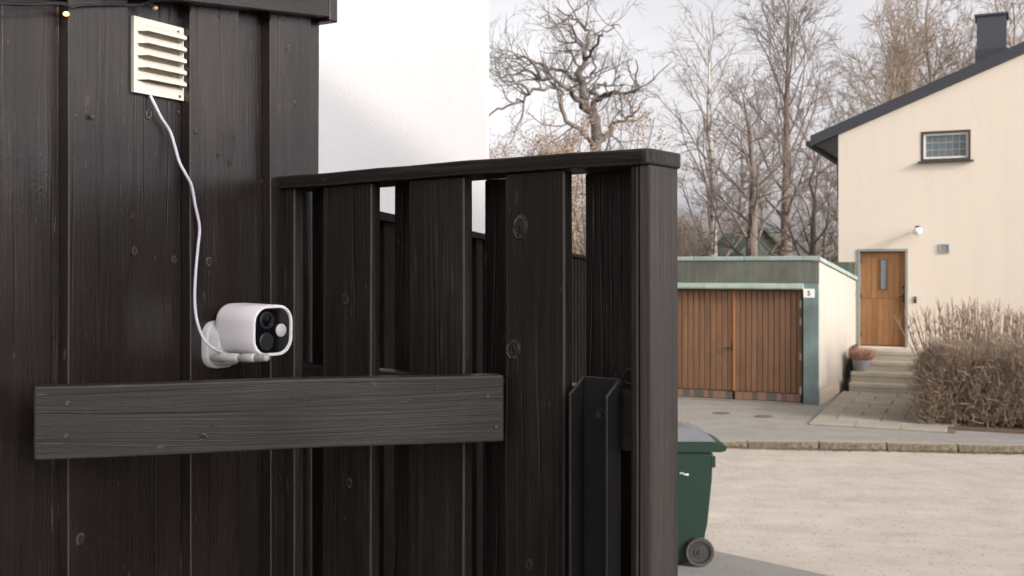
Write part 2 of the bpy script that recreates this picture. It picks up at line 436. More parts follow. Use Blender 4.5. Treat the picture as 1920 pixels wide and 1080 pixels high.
def tag(o, label=None, cat=None, group=None, kind=None):
    if label: o['label'] = label
    if cat: o['category'] = cat
    if group: o['group'] = group
    if kind: o['kind'] = kind
    return o

def thing(name, label, cat, loc=(0, 0, 0), rz=0.0, group=None):
    o = bpy.data.objects.new(name, None)
    o.empty_display_size = 0.05
    o.location = loc
    o.rotation_euler = (0, 0, rz)
    link(o)
    return tag(o, label, cat, group)

def mesh_obj(name, me, parent=None, mat=None):
    if mat is not None:
        if not isinstance(mat, (list, tuple)): mat = [mat]
        if len(me.materials) == 0:
            for m in mat: me.materials.append(m)
    return link(bpy.data.objects.new(name, me), parent)

def bm_obj(name, bm, mat, parent=None, smooth=False, loc=None, rot=None):
    me = bpy.data.meshes.new(name)
    bmesh.ops.recalc_face_normals(bm, faces=bm.faces)
    bm.to_mesh(me); bm.free()
    if smooth:
        for p in me.polygons: p.use_smooth = True
        if smooth != 'all':
            me.set_sharp_from_angle(angle=math.radians(35))
    o = mesh_obj(name, me, parent, mat)
    if loc is not None: o.location = loc
    if rot is not None: o.rotation_euler = rot
    return o

def place(o, origin, xa, ya, za):
    """set an object's matrix from an origin and three axes (world, parent at identity unless rotated)"""
    m = Matrix.Identity(4)
    for i, a in enumerate((Vector(xa).normalized(), Vector(ya).normalized(), Vector(za).normalized())):
        for j in range(3): m[j][i] = a[j]
    m.translation = Vector(origin)
    if o.parent is not None:
        m = o.parent.matrix_basis.inverted() @ m
    o.matrix_basis = m
    return o

def add_box(bm, c, s, R=None):
    r = bmesh.ops.create_cube(bm, size=1.0)
    for v in r['verts']:
        p = Vector((v.co.x * s[0], v.co.y * s[1], v.co.z * s[2]))
        if R is not None: p = R @ p
        v.co = p + Vector(c)
    return r['verts']

def box_bm(s, bevel=0.0, segs=1, warp=0.0, edge_mat=None):
    bm = bmesh.new()
    add_box(bm, (0, 0, 0), s)
    if bevel:
        res = bmesh.ops.bevel(bm, geom=list(bm.edges), offset=bevel, segments=segs, affect='EDGES', profile=0.5)
        if edge_mat is not None:
            for f in res['faces']: f.material_index = edge_mat
    return bm

def box(name, c, s, mat, parent=None, rot=None, bevel=0.0):
    bm = box_bm(s, bevel)
    return bm_obj(name, bm, mat, parent, loc=c, rot=rot)

def prism(poly, h0, h1, bm=None):
    """vertical prism over a plan polygon"""
    bm = bm or bmesh.new()
    a = [bm.verts.new((x, y, h0)) for x, y in poly]
    b = [bm.verts.new((x, y, h1)) for x, y in poly]
    bm.faces.new(a[::-1]); bm.faces.new(b)
    n = len(poly)
    for i in range(n):
        bm.faces.new((a[i], a[(i + 1) % n], b[(i + 1) % n], b[i]))
    return bm

def hexa(bm, pts):
    """box from eight points: four bottom (loop), four top (loop)"""
    v = [bm.verts.new(p) for p in pts]
    for f in ((3, 2, 1, 0), (4, 5, 6, 7), (0, 1, 5, 4), (1, 2, 6, 5), (2, 3, 7, 6), (3, 0, 4, 7)):
        bm.faces.new([v[i] for i in f])
    return bm

def lathe(prof, n=24, bm=None, axis='Z'):
    bm = bm or bmesh.new()
    rings = []
    for r, z in prof:
        ring = []
        for i in range(n):
            a = 2 * math.pi * i / n
            ring.append(bm.verts.new((max(r, 1e-5) * math.cos(a), max(r, 1e-5) * math.sin(a), z)))
        rings.append(ring)
    for a, b in zip(rings, rings[1:]):
        for i in range(n):
            bm.faces.new((a[i], a[(i + 1) % n], b[(i + 1) % n], b[i]))
    bm.faces.new(rings[0][::-1]); bm.faces.new(rings[-1])
    return bm

def tubes_mesh(name, polys, sides=3, mats=None, extra=None):
    """polys: list of (pts Nx3 list, radii list). Grouped by length and built with numpy."""
    groups = {}
    for pts, rad in polys:
        groups.setdefault(len(pts), []).append((pts, rad))
    V = []; Fq = []; base = 0
    for n, lst in groups.items():
        P = np.array([a for a, _ in lst], dtype=np.float64)
        R = np.array([b for _, b in lst], dtype=np.float64)
        T = np.gradient(P, axis=1)
        T /= np.linalg.norm(T, axis=2, keepdims=True) + 1e-9
        ref = np.eye(3)[np.argmin(np.abs(T).max(axis=1), axis=1)][:, None, :]
        A = np.cross(T, ref); A /= np.linalg.norm(A, axis=2, keepdims=True) + 1e-9
        B = np.cross(T, A)
        ang = np.arange(sides) * 2 * math.pi / sides
        ring = P[:, :, None, :] + R[:, :, None, None] * (A[:, :, None, :] * np.cos(ang)[None, None, :, None] + B[:, :, None, :] * np.sin(ang)[None, None, :, None])
        m = len(lst)
        V.append(ring.reshape(-1, 3))
        idx = base + np.arange(m * n * sides).reshape(m, n, sides)
        nx = np.roll(idx, -1, axis=2)
        q = np.stack([idx[:, :-1], nx[:, :-1], nx[:, 1:], idx[:, 1:]], axis=-1).reshape(-1, 4)
        Fq.append(q)
        base += m * n * sides
    V = np.concatenate(V); Fq = np.concatenate(Fq)
    return raw_mesh(name, V, Fq, mats)

def raw_mesh(name, V, Fq, mats=None, smooth=True):
    me = bpy.data.meshes.new(name)
    nf, k = Fq.shape
    me.vertices.add(len(V)); me.vertices.foreach_set('co', V.astype(np.float32).ravel())
    me.loops.add(nf * k); me.loops.foreach_set('vertex_index', Fq.astype(np.int32).ravel())
    me.polygons.add(nf)
    me.polygons.foreach_set('loop_start', np.arange(0, nf * k, k, dtype=np.int32))
    me.polygons.foreach_set('loop_total', np.full(nf, k, dtype=np.int32))
    if smooth: me.polygons.foreach_set('use_smooth', np.ones(nf, dtype=bool))
    me.update(calc_edges=True)
    for m in (mats or []): me.materials.append(m)
    return me

def smooth_path(pts, n=6):
    """Catmull-Rom through the points"""
    P = [Vector(p) for p in pts]
    P = [P[0] * 2 - P[1]] + P + [P[-1] * 2 - P[-2]]
    out = []
    for i in range(1, len(P) - 2):
        for j in range(n):
            t = j / n
            a, b, c, d = P[i - 1], P[i], P[i + 1], P[i + 2]
            out.append(0.5 * ((2 * b) + (c - a) * t + (2 * a - 5 * b + 4 * c - d) * t * t + (3 * b - a - 3 * c + d) * t ** 3))
    out.append(P[-2])
    return out

def tube_obj(name, pts, r, mat, parent=None, sides=10, n=6, smooth=True):
    pp = smooth_path(pts, n) if smooth else [Vector(p) for p in pts]
    me = tubes_mesh(name, [([tuple(p) for p in pp], [r] * len(pp))], sides, [mat])
    return link(bpy.data.objects.new(name, me), parent)

# image-row helpers: a pixel of the photograph at a known depth
def K(px): return (px - 960.0) / F
def Zat(py, d): return EYE + (HZ - py) / F * d
def at(px, py, d): return Vector((K(px) * d, d, Zat(py, d)))

class Line:
    """a vertical plane seen in plan: origin, direction, outward normal"""
    def __init__(s, o, d, n):
        s.o = Vector(o); s.d = Vector(d).normalized(); s.n = Vector(n).normalized()
    def pt(s, u, off=0.0, z=0.0):
        p = s.o + s.d * u + s.n * off
        return Vector((p.x, p.y, z))
    def u(s, px, off=0.0):
        k = K(px); o = s.o + s.n * off
        return (k * o.y - o.x) / (s.d.x - k * s.d.y)
    def depth(s, px, off=0.0):
        return (s.o + s.n * off + s.d * s.u(px, off)).y
    def z(s, px, py, off=0.0):
        return Zat(py, s.depth(px, off))

SHED = Line((-0.45, 2.03), (0.5, 0.866), (0.866, -0.5))       # plane of the under boards
WING = Line((0.2002, 1.54), (-0.8, 0.6), (-0.6, -0.8))        # front faces of the fence's front boards
GAR = Line((5.75, 20.0), (0.909, -0.417), (-0.417, -0.909))   # garage front
HOU = Line((7.75, 22.3), (0.909, -0.417), (-0.417, -0.909))   # house gable
UP = Vector((0, 0, 1))

def V3(v): return Vector((v.x, v.y, 0))

# ================================================================== SETTING
def yard_h(x, y):
    t = min(1, max(0, (y - 3.4) / 3.6)); t = t * t * (3 - 2 * t)
    return 0.9 * (1 - t)

bm = bmesh.new()
Rg = 900
bmesh.ops.create_grid(bm, x_segments=24, y_segments=24, size=Rg)
for v in bm.verts: v.co.z = -0.16
tag(bm_obj('ground', bm, M['grass_ground']), kind='structure')

kerb_a = Vector((3.476, 15.8)); kerb_d = Vector((3.87, -0.5)).normalized(); kerb_n = Vector((kerb_d.y, -kerb_d.x))  # towards the road
if kerb_n.y > 0: kerb_n = -kerb_n
def KP(u, off, z): 
    p = kerb_a + kerb_d * u + kerb_n * off
    return Vector((p.x, p.y, z))
def strip(name, mat, u0, u1, o0, o1, z, nu=1, no=1):
    bm = bmesh.new()
    g = [[bm.verts.new(KP(u0 + (u1 - u0) * i / nu, o0 + (o1 - o0) * j / no, z)) for j in range(no + 1)] for i in range(nu + 1)]
    for i in range(nu):
        for j in range(no):
            bm.faces.new((g[i][j], g[i + 1][j], g[i + 1][j + 1], g[i][j + 1]))
    return tag(bm_obj(name, bm, mat), kind='structure')
strip('road', M['road'], -45, 45, 0.0, 9.0, -0.10)
# pavement: a raised slab behind the kerb, running under the garage and the house
bm = bmesh.new()
prism([tuple(KP(-45, -0.145, 0).xy), tuple(KP(45, -0.145, 0).xy), tuple(KP(45, -13, 0).xy), tuple(KP(-45, -13, 0).xy)], -0.15, 0.0, bm)
tag(bm_obj('pavement', bm, M['pavement']), kind='structure')
# kerb stones, one by one; the kerb drops in front of the garage
kerb = bpy.data.objects.new('kerb', None); link(kerb); tag(kerb, kind='structure')
u = -6.0
rk = random.Random(3)
while u < 9.0:
    L = 0.95 + rk.random() * 0.15
    um = u + L / 2
    low = 0.075 * (1 - min(1, max(0, (um + 1.2) / 1.6)))
    low1 = 0.075 * (1 - min(1, max(0, (u + L + 1.2) / 1.6))); low0 = 0.075 * (1 - min(1, max(0, (u + 1.2) / 1.6)))
    bm = bmesh.new()
    j = rk.uniform(-0.006, 0.006)
    hexa(bm, [(-L / 2 + .003, -.07, -.1), (L / 2 - .003, -.07, -.1), (L / 2 - .003, .07, -.1), (-L / 2 + .003, .07, -.1),
              (-L / 2 + .003, -.06, .012 - low0), (L / 2 - .003, -.06 + j, .012 - low1), (L / 2 - .003, .07, .012 - low1), (-L / 2 + .003, .07, .012 - low0)])
    bmesh.ops.bevel(bm, geom=list(bm.edges), offset=0.016, segments=2, affect='EDGES')
    o = bm_obj('kerb_stone', bm, M['kerb'], kerb)
    place(o, KP(um, -0.07, rk.uniform(-.004, .004)), (kerb_d.x, kerb_d.y, 0), (-kerb_n.x, -kerb_n.y, 0), UP)
    u += L
# grit and dead grass that lies in the gutter
rg = random.Random(5)
Vg = []; Fg = []
for i in range(5200):
    uu = rg.uniform(-2.5, 9.0); oo = abs(rg.gauss(0, 0.055)) + 0.01
    if rg.random() > 0.45 + 0.45 * math.sin(uu * 2.1) * math.sin(uu * 0.7 + 1): continue
    p = KP(uu, oo, -0.098); s = rg.uniform(0.006, 0.026); a = rg.uniform(0, 6.28)
    b0 = len(Vg)
    for kx in range(3):
        Vg.append((p.x + s * math.cos(a + kx * 2.1), p.y + s * math.sin(a + kx * 2.1), p.z + rg.uniform(0, 0.006)))
    Vg.append((p.x, p.y, p.z + s * 0.8))
    Fg += [(b0, b0 + 1, b0 + 3), (b0 + 1, b0 + 2, b0 + 3), (b0 + 2, b0, b0 + 3)]
me = raw_mesh('gutter_grit', np.array(Vg), np.array(Fg), [M['grit']], False)
tag(link(bpy.data.objects.new('gutter_grit', me)), 'brown grit and dead leaves lying along the kerb', None, None, 'stuff')

# raised yard on which the shed, the fence and the camera stand
bm = bmesh.new()
nx, ny = 24, 40
gg = [[None] * (ny + 1) for _ in range(nx + 1)]
for i in range(nx + 1):
    for j in range(ny + 1):
        x = -14 + 26 * i / nx; y = -16 + 23.2 * j / ny
        gg[i][j] = bm.verts.new((x, y, yard_h(x, y) - 0.12))
for i in range(nx):
    for j in range(ny):
        bm.faces.new((gg[i][j], gg[i + 1][j], gg[i + 1][j + 1], gg[i][j + 1]))
tag(bm_obj('yard_ground', bm, M['yard']), kind='structure')
# driveway apron beside the bin
ax0 = Vector((1.9, 10.0)); ax1 = Vector((2.70, 9.22)); ad = (ax1 - ax0).normalized()
q = [ax0 - ad * 2.2, ax0 + ad * 3.2, ax0 + ad * 3.2 + Vector((-2.0, -1.95)), ax0 - ad * 2.2 + Vector((-2.0, -1.95))]
bm = bmesh.new(); prism([tuple(p) for p in q], -0.12, -0.088, bm)
tag(bm_obj('driveway', bm, M['apron']), kind='structure')

# ================================================================== SHED (left)
def plank(name, parent, mat, w, t, L, bev=0.0022, edge=True, seed=0):
    bm = box_bm((w, t, L), bev, 1, edge_mat=1 if edge else None)
    # a sawn board is never dead straight: cut it up and let it wander a little
    n = max(2, int(L / 0.22))
    for i in range(1, n):
        bmesh.ops.bisect_plane(bm, geom=list(bm.verts) + list(bm.edges) + list(bm.faces), plane_co=(0, 0, -L / 2 + L * i / n), plane_no=(0, 0, 1))
    rr = random.Random(seed)
    a, b = rr.uniform(-1, 1) * 0.0016, rr.uniform(-1, 1) * 0.0013
    ph = rr.uniform(0, 6)
    for v in bm.verts:
        v.co.x += a * math.sin(v.co.z * 2.3 + ph) + 0.0005 * math.sin(v.co.z * 19 + ph)
        v.co.y += b * math.sin(v.co.z * 1.9 + ph * 2)
    return bm_obj(name, bm, [mat, M['worn_edge']] if edge else [mat], parent)

shed = thing('shed', 'black stained board-clad shed wall with proud and recessed boards, behind the camera cable', 'shed',
             tuple(SHED.pt(0, 0, 0.8)))
SHEDZ0, SHEDZ1 = 0.75, EYE + 0.62
TB = 0.022
def shed_board(px0, px1, off, name='wall_board', seed=0, z1=SHEDZ1, t=TB):
    a = SHED.u(px0, off) if not isinstance(px0, tuple) else px0[0]
    b = SHED.u(px1, off) if not isinstance(px1, tuple) else px1[0]
    o = plank(name, shed, M['shed_wood'], b - a, t, z1 - SHEDZ0, 0.0016, True, seed)
    c = SHED.pt((a + b) / 2, off - t / 2, (SHEDZ0 + z1) / 2)
    place(o, c, V3(SHED.d), -V3(SHED.n), UP)
    return o
# under boards (surface at offset 0), then proud boards (surface at TB)
uA = SHED.u(100, 0)
shed_board((uA - 0.20,), 116, 0.0, seed=1)
shed_board(222, 352, 0.0, seed=2)
shed_board(440, 497, 0.0, seed=3)
shed_board(572, 598, 0.012, seed=4)
shed_board(128, 240, TB, seed=5)
shed_board(358, 450, TB, seed=6)
shed_board(507, 584, TB, seed=7)
# the wall carries on towards and past the camera, board by board
uu = uA - 0.20
for i in range(14):
    o = plank('wall_board', shed, M['shed_wood'], 0.115, TB, SHEDZ1 - SHEDZ0, 0.0016, True, 20 + i)
    off = TB if i % 2 == 0 else 0.0
    place(o, SHED.pt(uu - 0.0475, off - TB / 2, (SHEDZ0 + SHEDZ1) / 2), V3(SHED.d), -V3(SHED.n), UP)
    uu -= 0.098
u_end = SHED.u(598, 0)
# body of the shed behind the boards and its far side wall
bm = bmesh.new()
pA = SHED.pt(u_end - 0.01, -0.024); pB = SHED.pt(uu, -0.024); pC = SHED.pt(uu, -2.2); pD = SHED.pt(u_end - 0.01, -2.2)
prism([(p.x, p.y) for p in (pA, pB, pC, pD)], 0.78, SHEDZ1 - 0.01, bm)
bm_obj('inner_wall', bm, M['shed_wood'], shed, loc=tuple(-Vector(shed.location)))
# eave: fascia, trim board under it and the roof slab
def shed_beam(name, ua, ub, off0, off1, za0, za1, zb0, zb1, mat):
    """sloping beam along the wall: bottom/top heights at its two ends"""
    a0, a1 = SHED.pt(ua, off0), SHED.pt(ua, off1); b0, b1 = SHED.pt(ub, off0), SHED.pt(ub, off1)
    bm = bmesh.new()
    c = (SHED.pt((ua + ub) / 2, (off0 + off1) / 2, (za0 + zb1) / 2))
    L = ub - ua; W = off1 - off0
    zc = c.z
    # local: X along wall thickness, Z along length so that the grain follows the beam
    hexa(bm, [(-W / 2, za0 - zc, -L / 2), (-W / 2, zb0 - zc, L / 2), (W / 2, zb0 - zc, L / 2), (W / 2, za0 - zc, -L / 2),
              (-W / 2, za1 - zc, -L / 2), (-W / 2, zb1 - zc, L / 2), (W / 2, zb1 - zc, L / 2), (W / 2, za1 - zc, -L / 2)])
    bmesh.ops.bevel(bm, geom=list(bm.edges), offset=0.002, segments=1, affect='EDGES')
    o = bm_obj(name, bm, mat, shed)
    place(o, c, V3(SHED.n), UP, V3(SHED.d))
    return o
uF1 = SHED.u(625, 0.05)
uF0 = uu
zs = (0.502 - 0.458) / (SHED.u(600, 0.03) - SHED.u(360, 0.03))
zf = lambda uq: EYE + 0.492 + zs * (uq - SHED.u(600, 0.03))
shed_beam('fascia', uF0, uF1 - 0.012, 0.026, 0.050, zf(uF0), zf(uF0) + 0.14, zf(uF1), zf(uF1) + 0.14, M['shed_wood'])
shed_beam('drip_board', uF0, uF1 + 0.01, 0.052, 0.070, zf(uF0) + 0.048, zf(uF0) + 0.17, zf(uF1) + 0.048, zf(uF1) + 0.17, M['shed_wood'])
# gable-end trim that shows past the corner
shed_beam('end_trim', uF1 - 0.010, uF1 + 0.014, -0.9, 0.050, zf(uF1) - 0.006, zf(uF1) + 0.15, zf(uF1) - 0.006, zf(uF1) + 0.15, M['shed_wood'])
bm = bmesh.new()
r0, r1, r2, r3 = SHED.pt(uF1 + 0.03, 0.09), SHED.pt(uF0, 0.09), SHED.pt(uF0, -2.4), SHED.pt(uF1 + 0.03, -2.4)
hexa(bm, [(*r0.xy, zf(uF1) + .172), (*r1.xy, zf(uF0) + .172), (*r2.xy, zf(uF0) + .6), (*r3.xy, zf(uF1) + .6),
          (*r0.xy, zf(uF1) + .20), (*r1.xy, zf(uF0) + .20), (*r2.xy, zf(uF0) + .63), (*r3.xy, zf(uF1) + .63)])
bm_obj('roof', bm, M['roof_metal'], shed, loc=tuple(-Vector(shed.location)))

def screw_bm(r=0.004, h=0.0018, cross=True):
    bm = lathe([(r, 0), (r, h * 0.5), (r * 0.75, h)], 12)
    return bm
screw_me = None
def screw(line, px, py, off, parent, r=0.0035, name='screw', z=None, u=None, mat='steel'):
    global screw_me
    if screw_me is None:
        bm = screw_bm(1.0, 0.45); screw_me = bpy.data.meshes.new('screw'); bm.to_mesh(screw_me); bm.free(); screw_me.materials.append(M['steel'])
    o = bpy.data.objects.new(name, screw_me); link(o, parent)
    uq = line.u(px, off) if u is None else u
    zq = line.z(px, py, off) if z is None else z
    p = line.pt(uq, off, zq)
    place(o, p, V3(line.d), UP, V3(line.n))
    o.scale = (r, r, r)
    return o
for px, py, off in ((174, 219, TB + 0.006), (143, 217, TB), (232, 226, TB), (367, 248, TB), (441, 256, TB), (413, 31, TB), (515, 276, TB), (335, 210, 0)):
    screw(SHED, px, py, off, shed, 0.003 if off <= TB else 0.0042)

# ------------------------------------------------------------------ knots in the boards
kk = NT('dark_ringed_knot_wood')
tc_ = kk.n('ShaderNodeTexCoord')
kr = kk.rand()
mpk = kk.n('ShaderNodeMapping'); mpk.inputs['Scale'].default_value = (1, 1, 0)
kk.link(tc_.outputs['Object'], mpk.inputs['Vector'])
cx_ = kk.n('ShaderNodeCombineXYZ'); kk.link(kk.math('MULTIPLY', kr, 60.0), cx_.inputs[2])
ad_ = kk.n('ShaderNodeVectorMath', operation='ADD'); kk.link(mpk.outputs['Vector'], ad_.inputs[0]); kk.link(cx_.outputs[0], ad_.inputs[1])
ln_ = kk.n('ShaderNodeVectorMath', operation='LENGTH'); kk.link(mpk.outputs['Vector'], ln_.inputs[0])
nz_ = kk.noise(ad_.outputs[0], 2.6, 4, 0.6)
rad_ = kk.math('ADD', ln_.outputs['Value'], kk.math('MULTIPLY', kk.math('SUBTRACT', nz_, 0.5), 0.35))
ringk = kk.math('SUBTRACT', 1.0, kk.math('MULTIPLY', kk.math('ABSOLUTE', kk.math('SUBTRACT', rad_, 0.74)), 6.0), clamp=True)
sect = kk.ramp(kk.noise(ad_.outputs[0], 1.1, 2), [(0.40, 0), (0.56, 1)])
inner = kk.math('SINE', kk.math('MULTIPLY', rad_, 24.0))
cb_ = kk.mix(kk.math('MULTIPLY_ADD', inner, 0.5, 0.5), (0.010, 0.008, 0.007), (0.030, 0.023, 0.019))
heart = kk.math('LESS_THAN', rad_, 0.16)
amt_ = kk.math('MULTIPLY', kk.math('MULTIPLY', ringk, sect), kk.math('MULTIPLY_ADD', kr, 0.7, 0.25))
cb_ = kk.mix(amt_, cb_, (0.25, 0.17, 0.095))
cb_ = kk.mix(kk.math('MULTIPLY', heart, 0.7), cb_, (0.006, 0.005, 0.004))
M['knot'] = kk.out(cb_, 0.55, kk.bump(kk.math('ADD', inner, kk.math('MULTIPLY', nz_, 2.0)), 0.4, 0.08), 0.4)
knot_me = None
def knot(line, px, py, off, parent, rw, rh=None, tilt=0.0):
    global knot_me
    if knot_me is None:
        bm = lathe([(1.0, -0.5), (1.0, 0.2), (0.9, 0.6), (0.6, 0.85), (0.25, 0.8), (0.001, 0.7)], 22)
        rr_ = random.Random(2)
        knot_me = bpy.data.meshes.new('knot'); bm.to_mesh(knot_me); bm.free()
        for p_ in knot_me.polygons: p_.use_smooth = True
        knot_me.materials.append(M['knot'])
    o = bpy.data.objects.new('knot', knot_me); link(o, parent)
    p = line.pt(line.u(px, off), off, line.z(px, py, off))
    xa = V3(line.d) * math.cos(tilt) + UP * math.sin(tilt); ya = UP * math.cos(tilt) - V3(line.d) * math.sin(tilt)
    place(o, p, xa, ya, V3(line.n)); 
    o.scale = (rw, rh or rw, 0.0005)
    return o
for px, py, off, w_, h_ in ((228, 341, TB, .0110, .0125), (146, 118, TB, .0055, .0085), (555, 193, TB, .0062, .0088), (539, 91, TB, .0065, .0105), (392, 490, TB, .0085, .0090), (431, 305, TB, .0050, .0062), (410, 293, TB, .0048, .0050),
                            (326, 487, 0, .0065, .0075), (279, 213, 0, .0070, .0100), (252, 470, 0, .0060, .0085), (176, 700, TB, .0080, .0095), (150, 1010, TB, .0080, .0110), (222, 908, TB, .0035, .0055), (520, 925, TB, .0080, .0085), (66, 560, 0, .0085, .0100), (48, 330, 0, .0055, .0090)):
    knot(SHED, px, py, off, shed, w_, h_, random.uniform(-.3, .3))
# ------------------------------------------------------------------ vent grille
VU0, VU1 = SHED.u(245, 0.0), SHED.u(339, 0.0)
VZ1, VZ0 = SHED.z(245, 30, 0.0), SHED.z(245, 173, 0.0)
vent = thing('vent_grille', 'cream plastic louvred vent on the shed wall above the white cable', 'vent', tuple(SHED.pt((VU0 + VU1) / 2, 0, VZ0)))
vw, vh = VU1 - VU0, VZ1 - VZ0
vc = SHED.pt((VU0 + VU1) / 2, 0.004, (VZ0 + VZ1) / 2)
SX, SY = V3(SHED.d), V3(SHED.n)
# frame: border of four rails with the mesh behind the louvres
bm = bmesh.new()
bd = 0.011
add_box(bm, (0, 0, vh / 2 - bd * 0.65), (vw, 0.007, bd * 1.3)); add_box(bm, (0, 0, -vh / 2 + bd * 0.9), (vw, 0.007, bd * 1.8))
add_box(bm, (-vw / 2 + bd * .4, 0, bd * .25), (bd * 0.8, 0.007, vh - bd * 3.1)); add_box(bm, (vw / 2 - bd * .4, 0, bd * .25), (bd * 0.8, 0.007, vh - bd * 3.1))
fr = bm_obj('frame', bm, M['vent_cream'], vent)
place(fr, vc, SX, SY, UP)
fr.matrix_basis = fr.matrix_basis  # frame local: X along wall, Y out, Z up
bm = bmesh.new()
add_box(bm, (0, -0.0015, 0), (vw - .008, 0.002, vh - .02))
nb = 34
for i in range(nb):
    add_box(bm, (-vw / 2 + .012 + (vw - .024) * i / (nb - 1), 0.0004, 0), (0.0012, 0.002, vh - .022))
m_ = bm_obj('insect_mesh', bm, M['vent_mesh'], vent); m_['kind'] = 'stuff'
place(m_, vc, SX, SY, UP)
# louvres: hooded slats, the hood sloping out and down
nl = 5
zt, zb = vh / 2 - 0.0085, -vh / 2 + 0.0165
slat_me = None
for i in range(nl):
    z1 = zt - (zt - zb) * i / nl; pitch = (zt - zb) / nl
    if slat_me is None:
        bm = bmesh.new()
        x0, x1 = -vw / 2 + .0065, vw / 2 - .004
        dpt = 0.0165
        # cross-section (y out, z): hood
        sec = [(0.0005, 0), (0.003, -pitch * 0.02), (dpt, -pitch * 0.44), (dpt, -pitch * 0.70), (dpt - .0016, -pitch * 0.70), (dpt - .0022, -pitch * 0.50), (0.0005, -pitch * 0.10)]
        A = [bm.verts.new((x0, y, z)) for y, z in sec]; B = [bm.verts.new((x1, y, z)) for y, z in sec]
        # the left end is splayed
        for v, (y, z) in zip(A, sec): v.co.x += y * 0.75
        for v, (y, z) in zip(B, sec): v.co.x -= y * 0.1
        bm.faces.new(A); bm.faces.new(B[::-1])
        for a in range(len(sec)):
            b = (a + 1) % len(sec)
            bm.faces.new((A[a], A[b], B[b], B[a]))
        # end cheeks
        for xx, S in ((0, A), (0, B)):
            c0 = bm.verts.new((S[0].co.x - (0.004 if S is A else -0.001), 0.001, 0.0)); c1 = bm.verts.new((S[0].co.x - (0.004 if S is A else -0.001), 0.001, -pitch * 0.8))
            bm.faces.new((S[1], S[2], S[3], c1, c0))
        o = bm_obj('slat', bm, M['vent_cream'], vent)
        slat_me = o.data
    else:
        o = bpy.data.objects.new('slat', slat_me); link(o, vent)
    place(o, vc + UP * z1, SX, SY, UP)
for px, py in ((334, 60), (337, 181)):
    screw(SHED, px, py, 0.0078, vent, 0.0026)

# ------------------------------------------------------------------ string lights along the eave
sl = thing('string_lights', 'dark string light wire with small amber bulbs looped under the shed eave', 'string lights', tuple(SHED.pt(SHED.u(130), 0.04, EYE + .4)))
def sp(px, py, off): 
    return tuple(SHED.pt(SHED.u(px, off), off, SHED.z(px, py, off)) - Vector(sl.location))
w1 = [sp(-60, 4, .035), sp(0, 5, .033), (sp(30, 9, .031)), sp(70, 7, .030), sp(110, 5, .030), sp(126, 8, .029), sp(131, 15, .028), sp(150, 11, .029), sp(200, 9, .029), sp(262, 8, .028), sp(275, 2, .028), sp(300, 0, .028), sp(340, -8, .05)]
tube_obj('wire', w1, 0.0021, M['wire'], sl, 8, 5)
w2 = [sp(-60, 7, .036), sp(20, 8, .034), sp(70, 9, .032), sp(112, 7, .031), sp(128, 12, .030), sp(129, 20, .028), sp(125, 24, .028)]
tube_obj('wire', w2, 0.0019, M['wire'], sl, 8, 5)
w3 = [sp(262, 8, .028), sp(272, 5, .029), sp(283, 7, .029), sp(289, 12, .029)]
tube_obj('wire', w3, 0.0019, M['wire'], sl, 8, 5)
for (px, py, mt) in ((124, 26, 'amber_bulb'), (291, 15, 'amber_off')):
    bm = bmesh.new(); bmesh.ops.create_uvsphere(bm, u_segments=12, v_segments=8, radius=0.0036)
    for v in bm.verts: v.co.x *= 1.35
    o = bm_obj('bulb', bm, M[mt], sl, True); o.location = sp(px, py, .029)

# ------------------------------------------------------------------ white cable
cb = []
for px, py, off in ((281, 178, .004), (290, 196, .010), (302, 220, .010), (319, 247, .010), (328, 275, .015), (336, 303, .024), (348, 326, .032), (359, 348, .033), (366, 385, .030), (374, 425, .0275), (371, 465, .0275), (367, 510, .0275), (365, 560, .028), (369, 600, .034), (381, 633, .058), (398, 652, .066), (418, 661, .062), (436, 664, .060)):
    cb.append(tuple(SHED.pt(SHED.u(px, off), off, SHED.z(px, py, off))))
cable = tube_obj('cable', cb, 0.0026, M['cable'], None, 12, 8)
tag(cable, 'thin white power cable running from the cream vent down to the security camera', 'cable')

# ------------------------------------------------------------------ security camera
ca = Vector((0.80, -0.60, -0.02)).normalized()      # viewing direction of the device
cr = Vector((ca.y, -ca.x, 0)).normalized() * -1      # its sideways axis
if cr.y < 0: cr = -cr
cu = cr.cross(ca); 
if cu.z < 0: cu = -cu
DF = 1.81
fc = at(513, 620, DF)                                # centre of the front face
LB = 0.112; HH = 0.0435
sc = thing('security_camera', 'white wall-mounted security camera with glossy black front, on the shed', 'security camera', tuple(fc - ca * LB))
def rrect(w, h, r, n=7):
    pts = []
    for cx, cy, a0 in ((w / 2 - r, h / 2 - r, 0), (-w / 2 + r, h / 2 - r, 90), (-w / 2 + r, -h / 2 + r, 180), (w / 2 - r, -h / 2 + r, 270)):
        for i in range(n):
            a = math.radians(a0 + 90 * i / (n - 1))
            pts.append((cx + r * math.cos(a), cy + r * math.sin(a)))
    return pts
def loft(sections, cap0=True, cap1=True):
    bm = bmesh.new(); rings = []
    for pts, z in sections:
        rings.append([bm.verts.new((x, y, z)) for x, y in pts])
    n = len(rings[0])
    for a, b in zip(rings, rings[1:]):
        for i in range(n):
            bm.faces.new((a[i], a[(i + 1) % n], b[(i + 1) % n], b[i]))
    if cap0: bm.faces.new(rings[0][::-1])
    if cap1: bm.faces.new(rings[-1])
    return bm
S2 = HH * 2
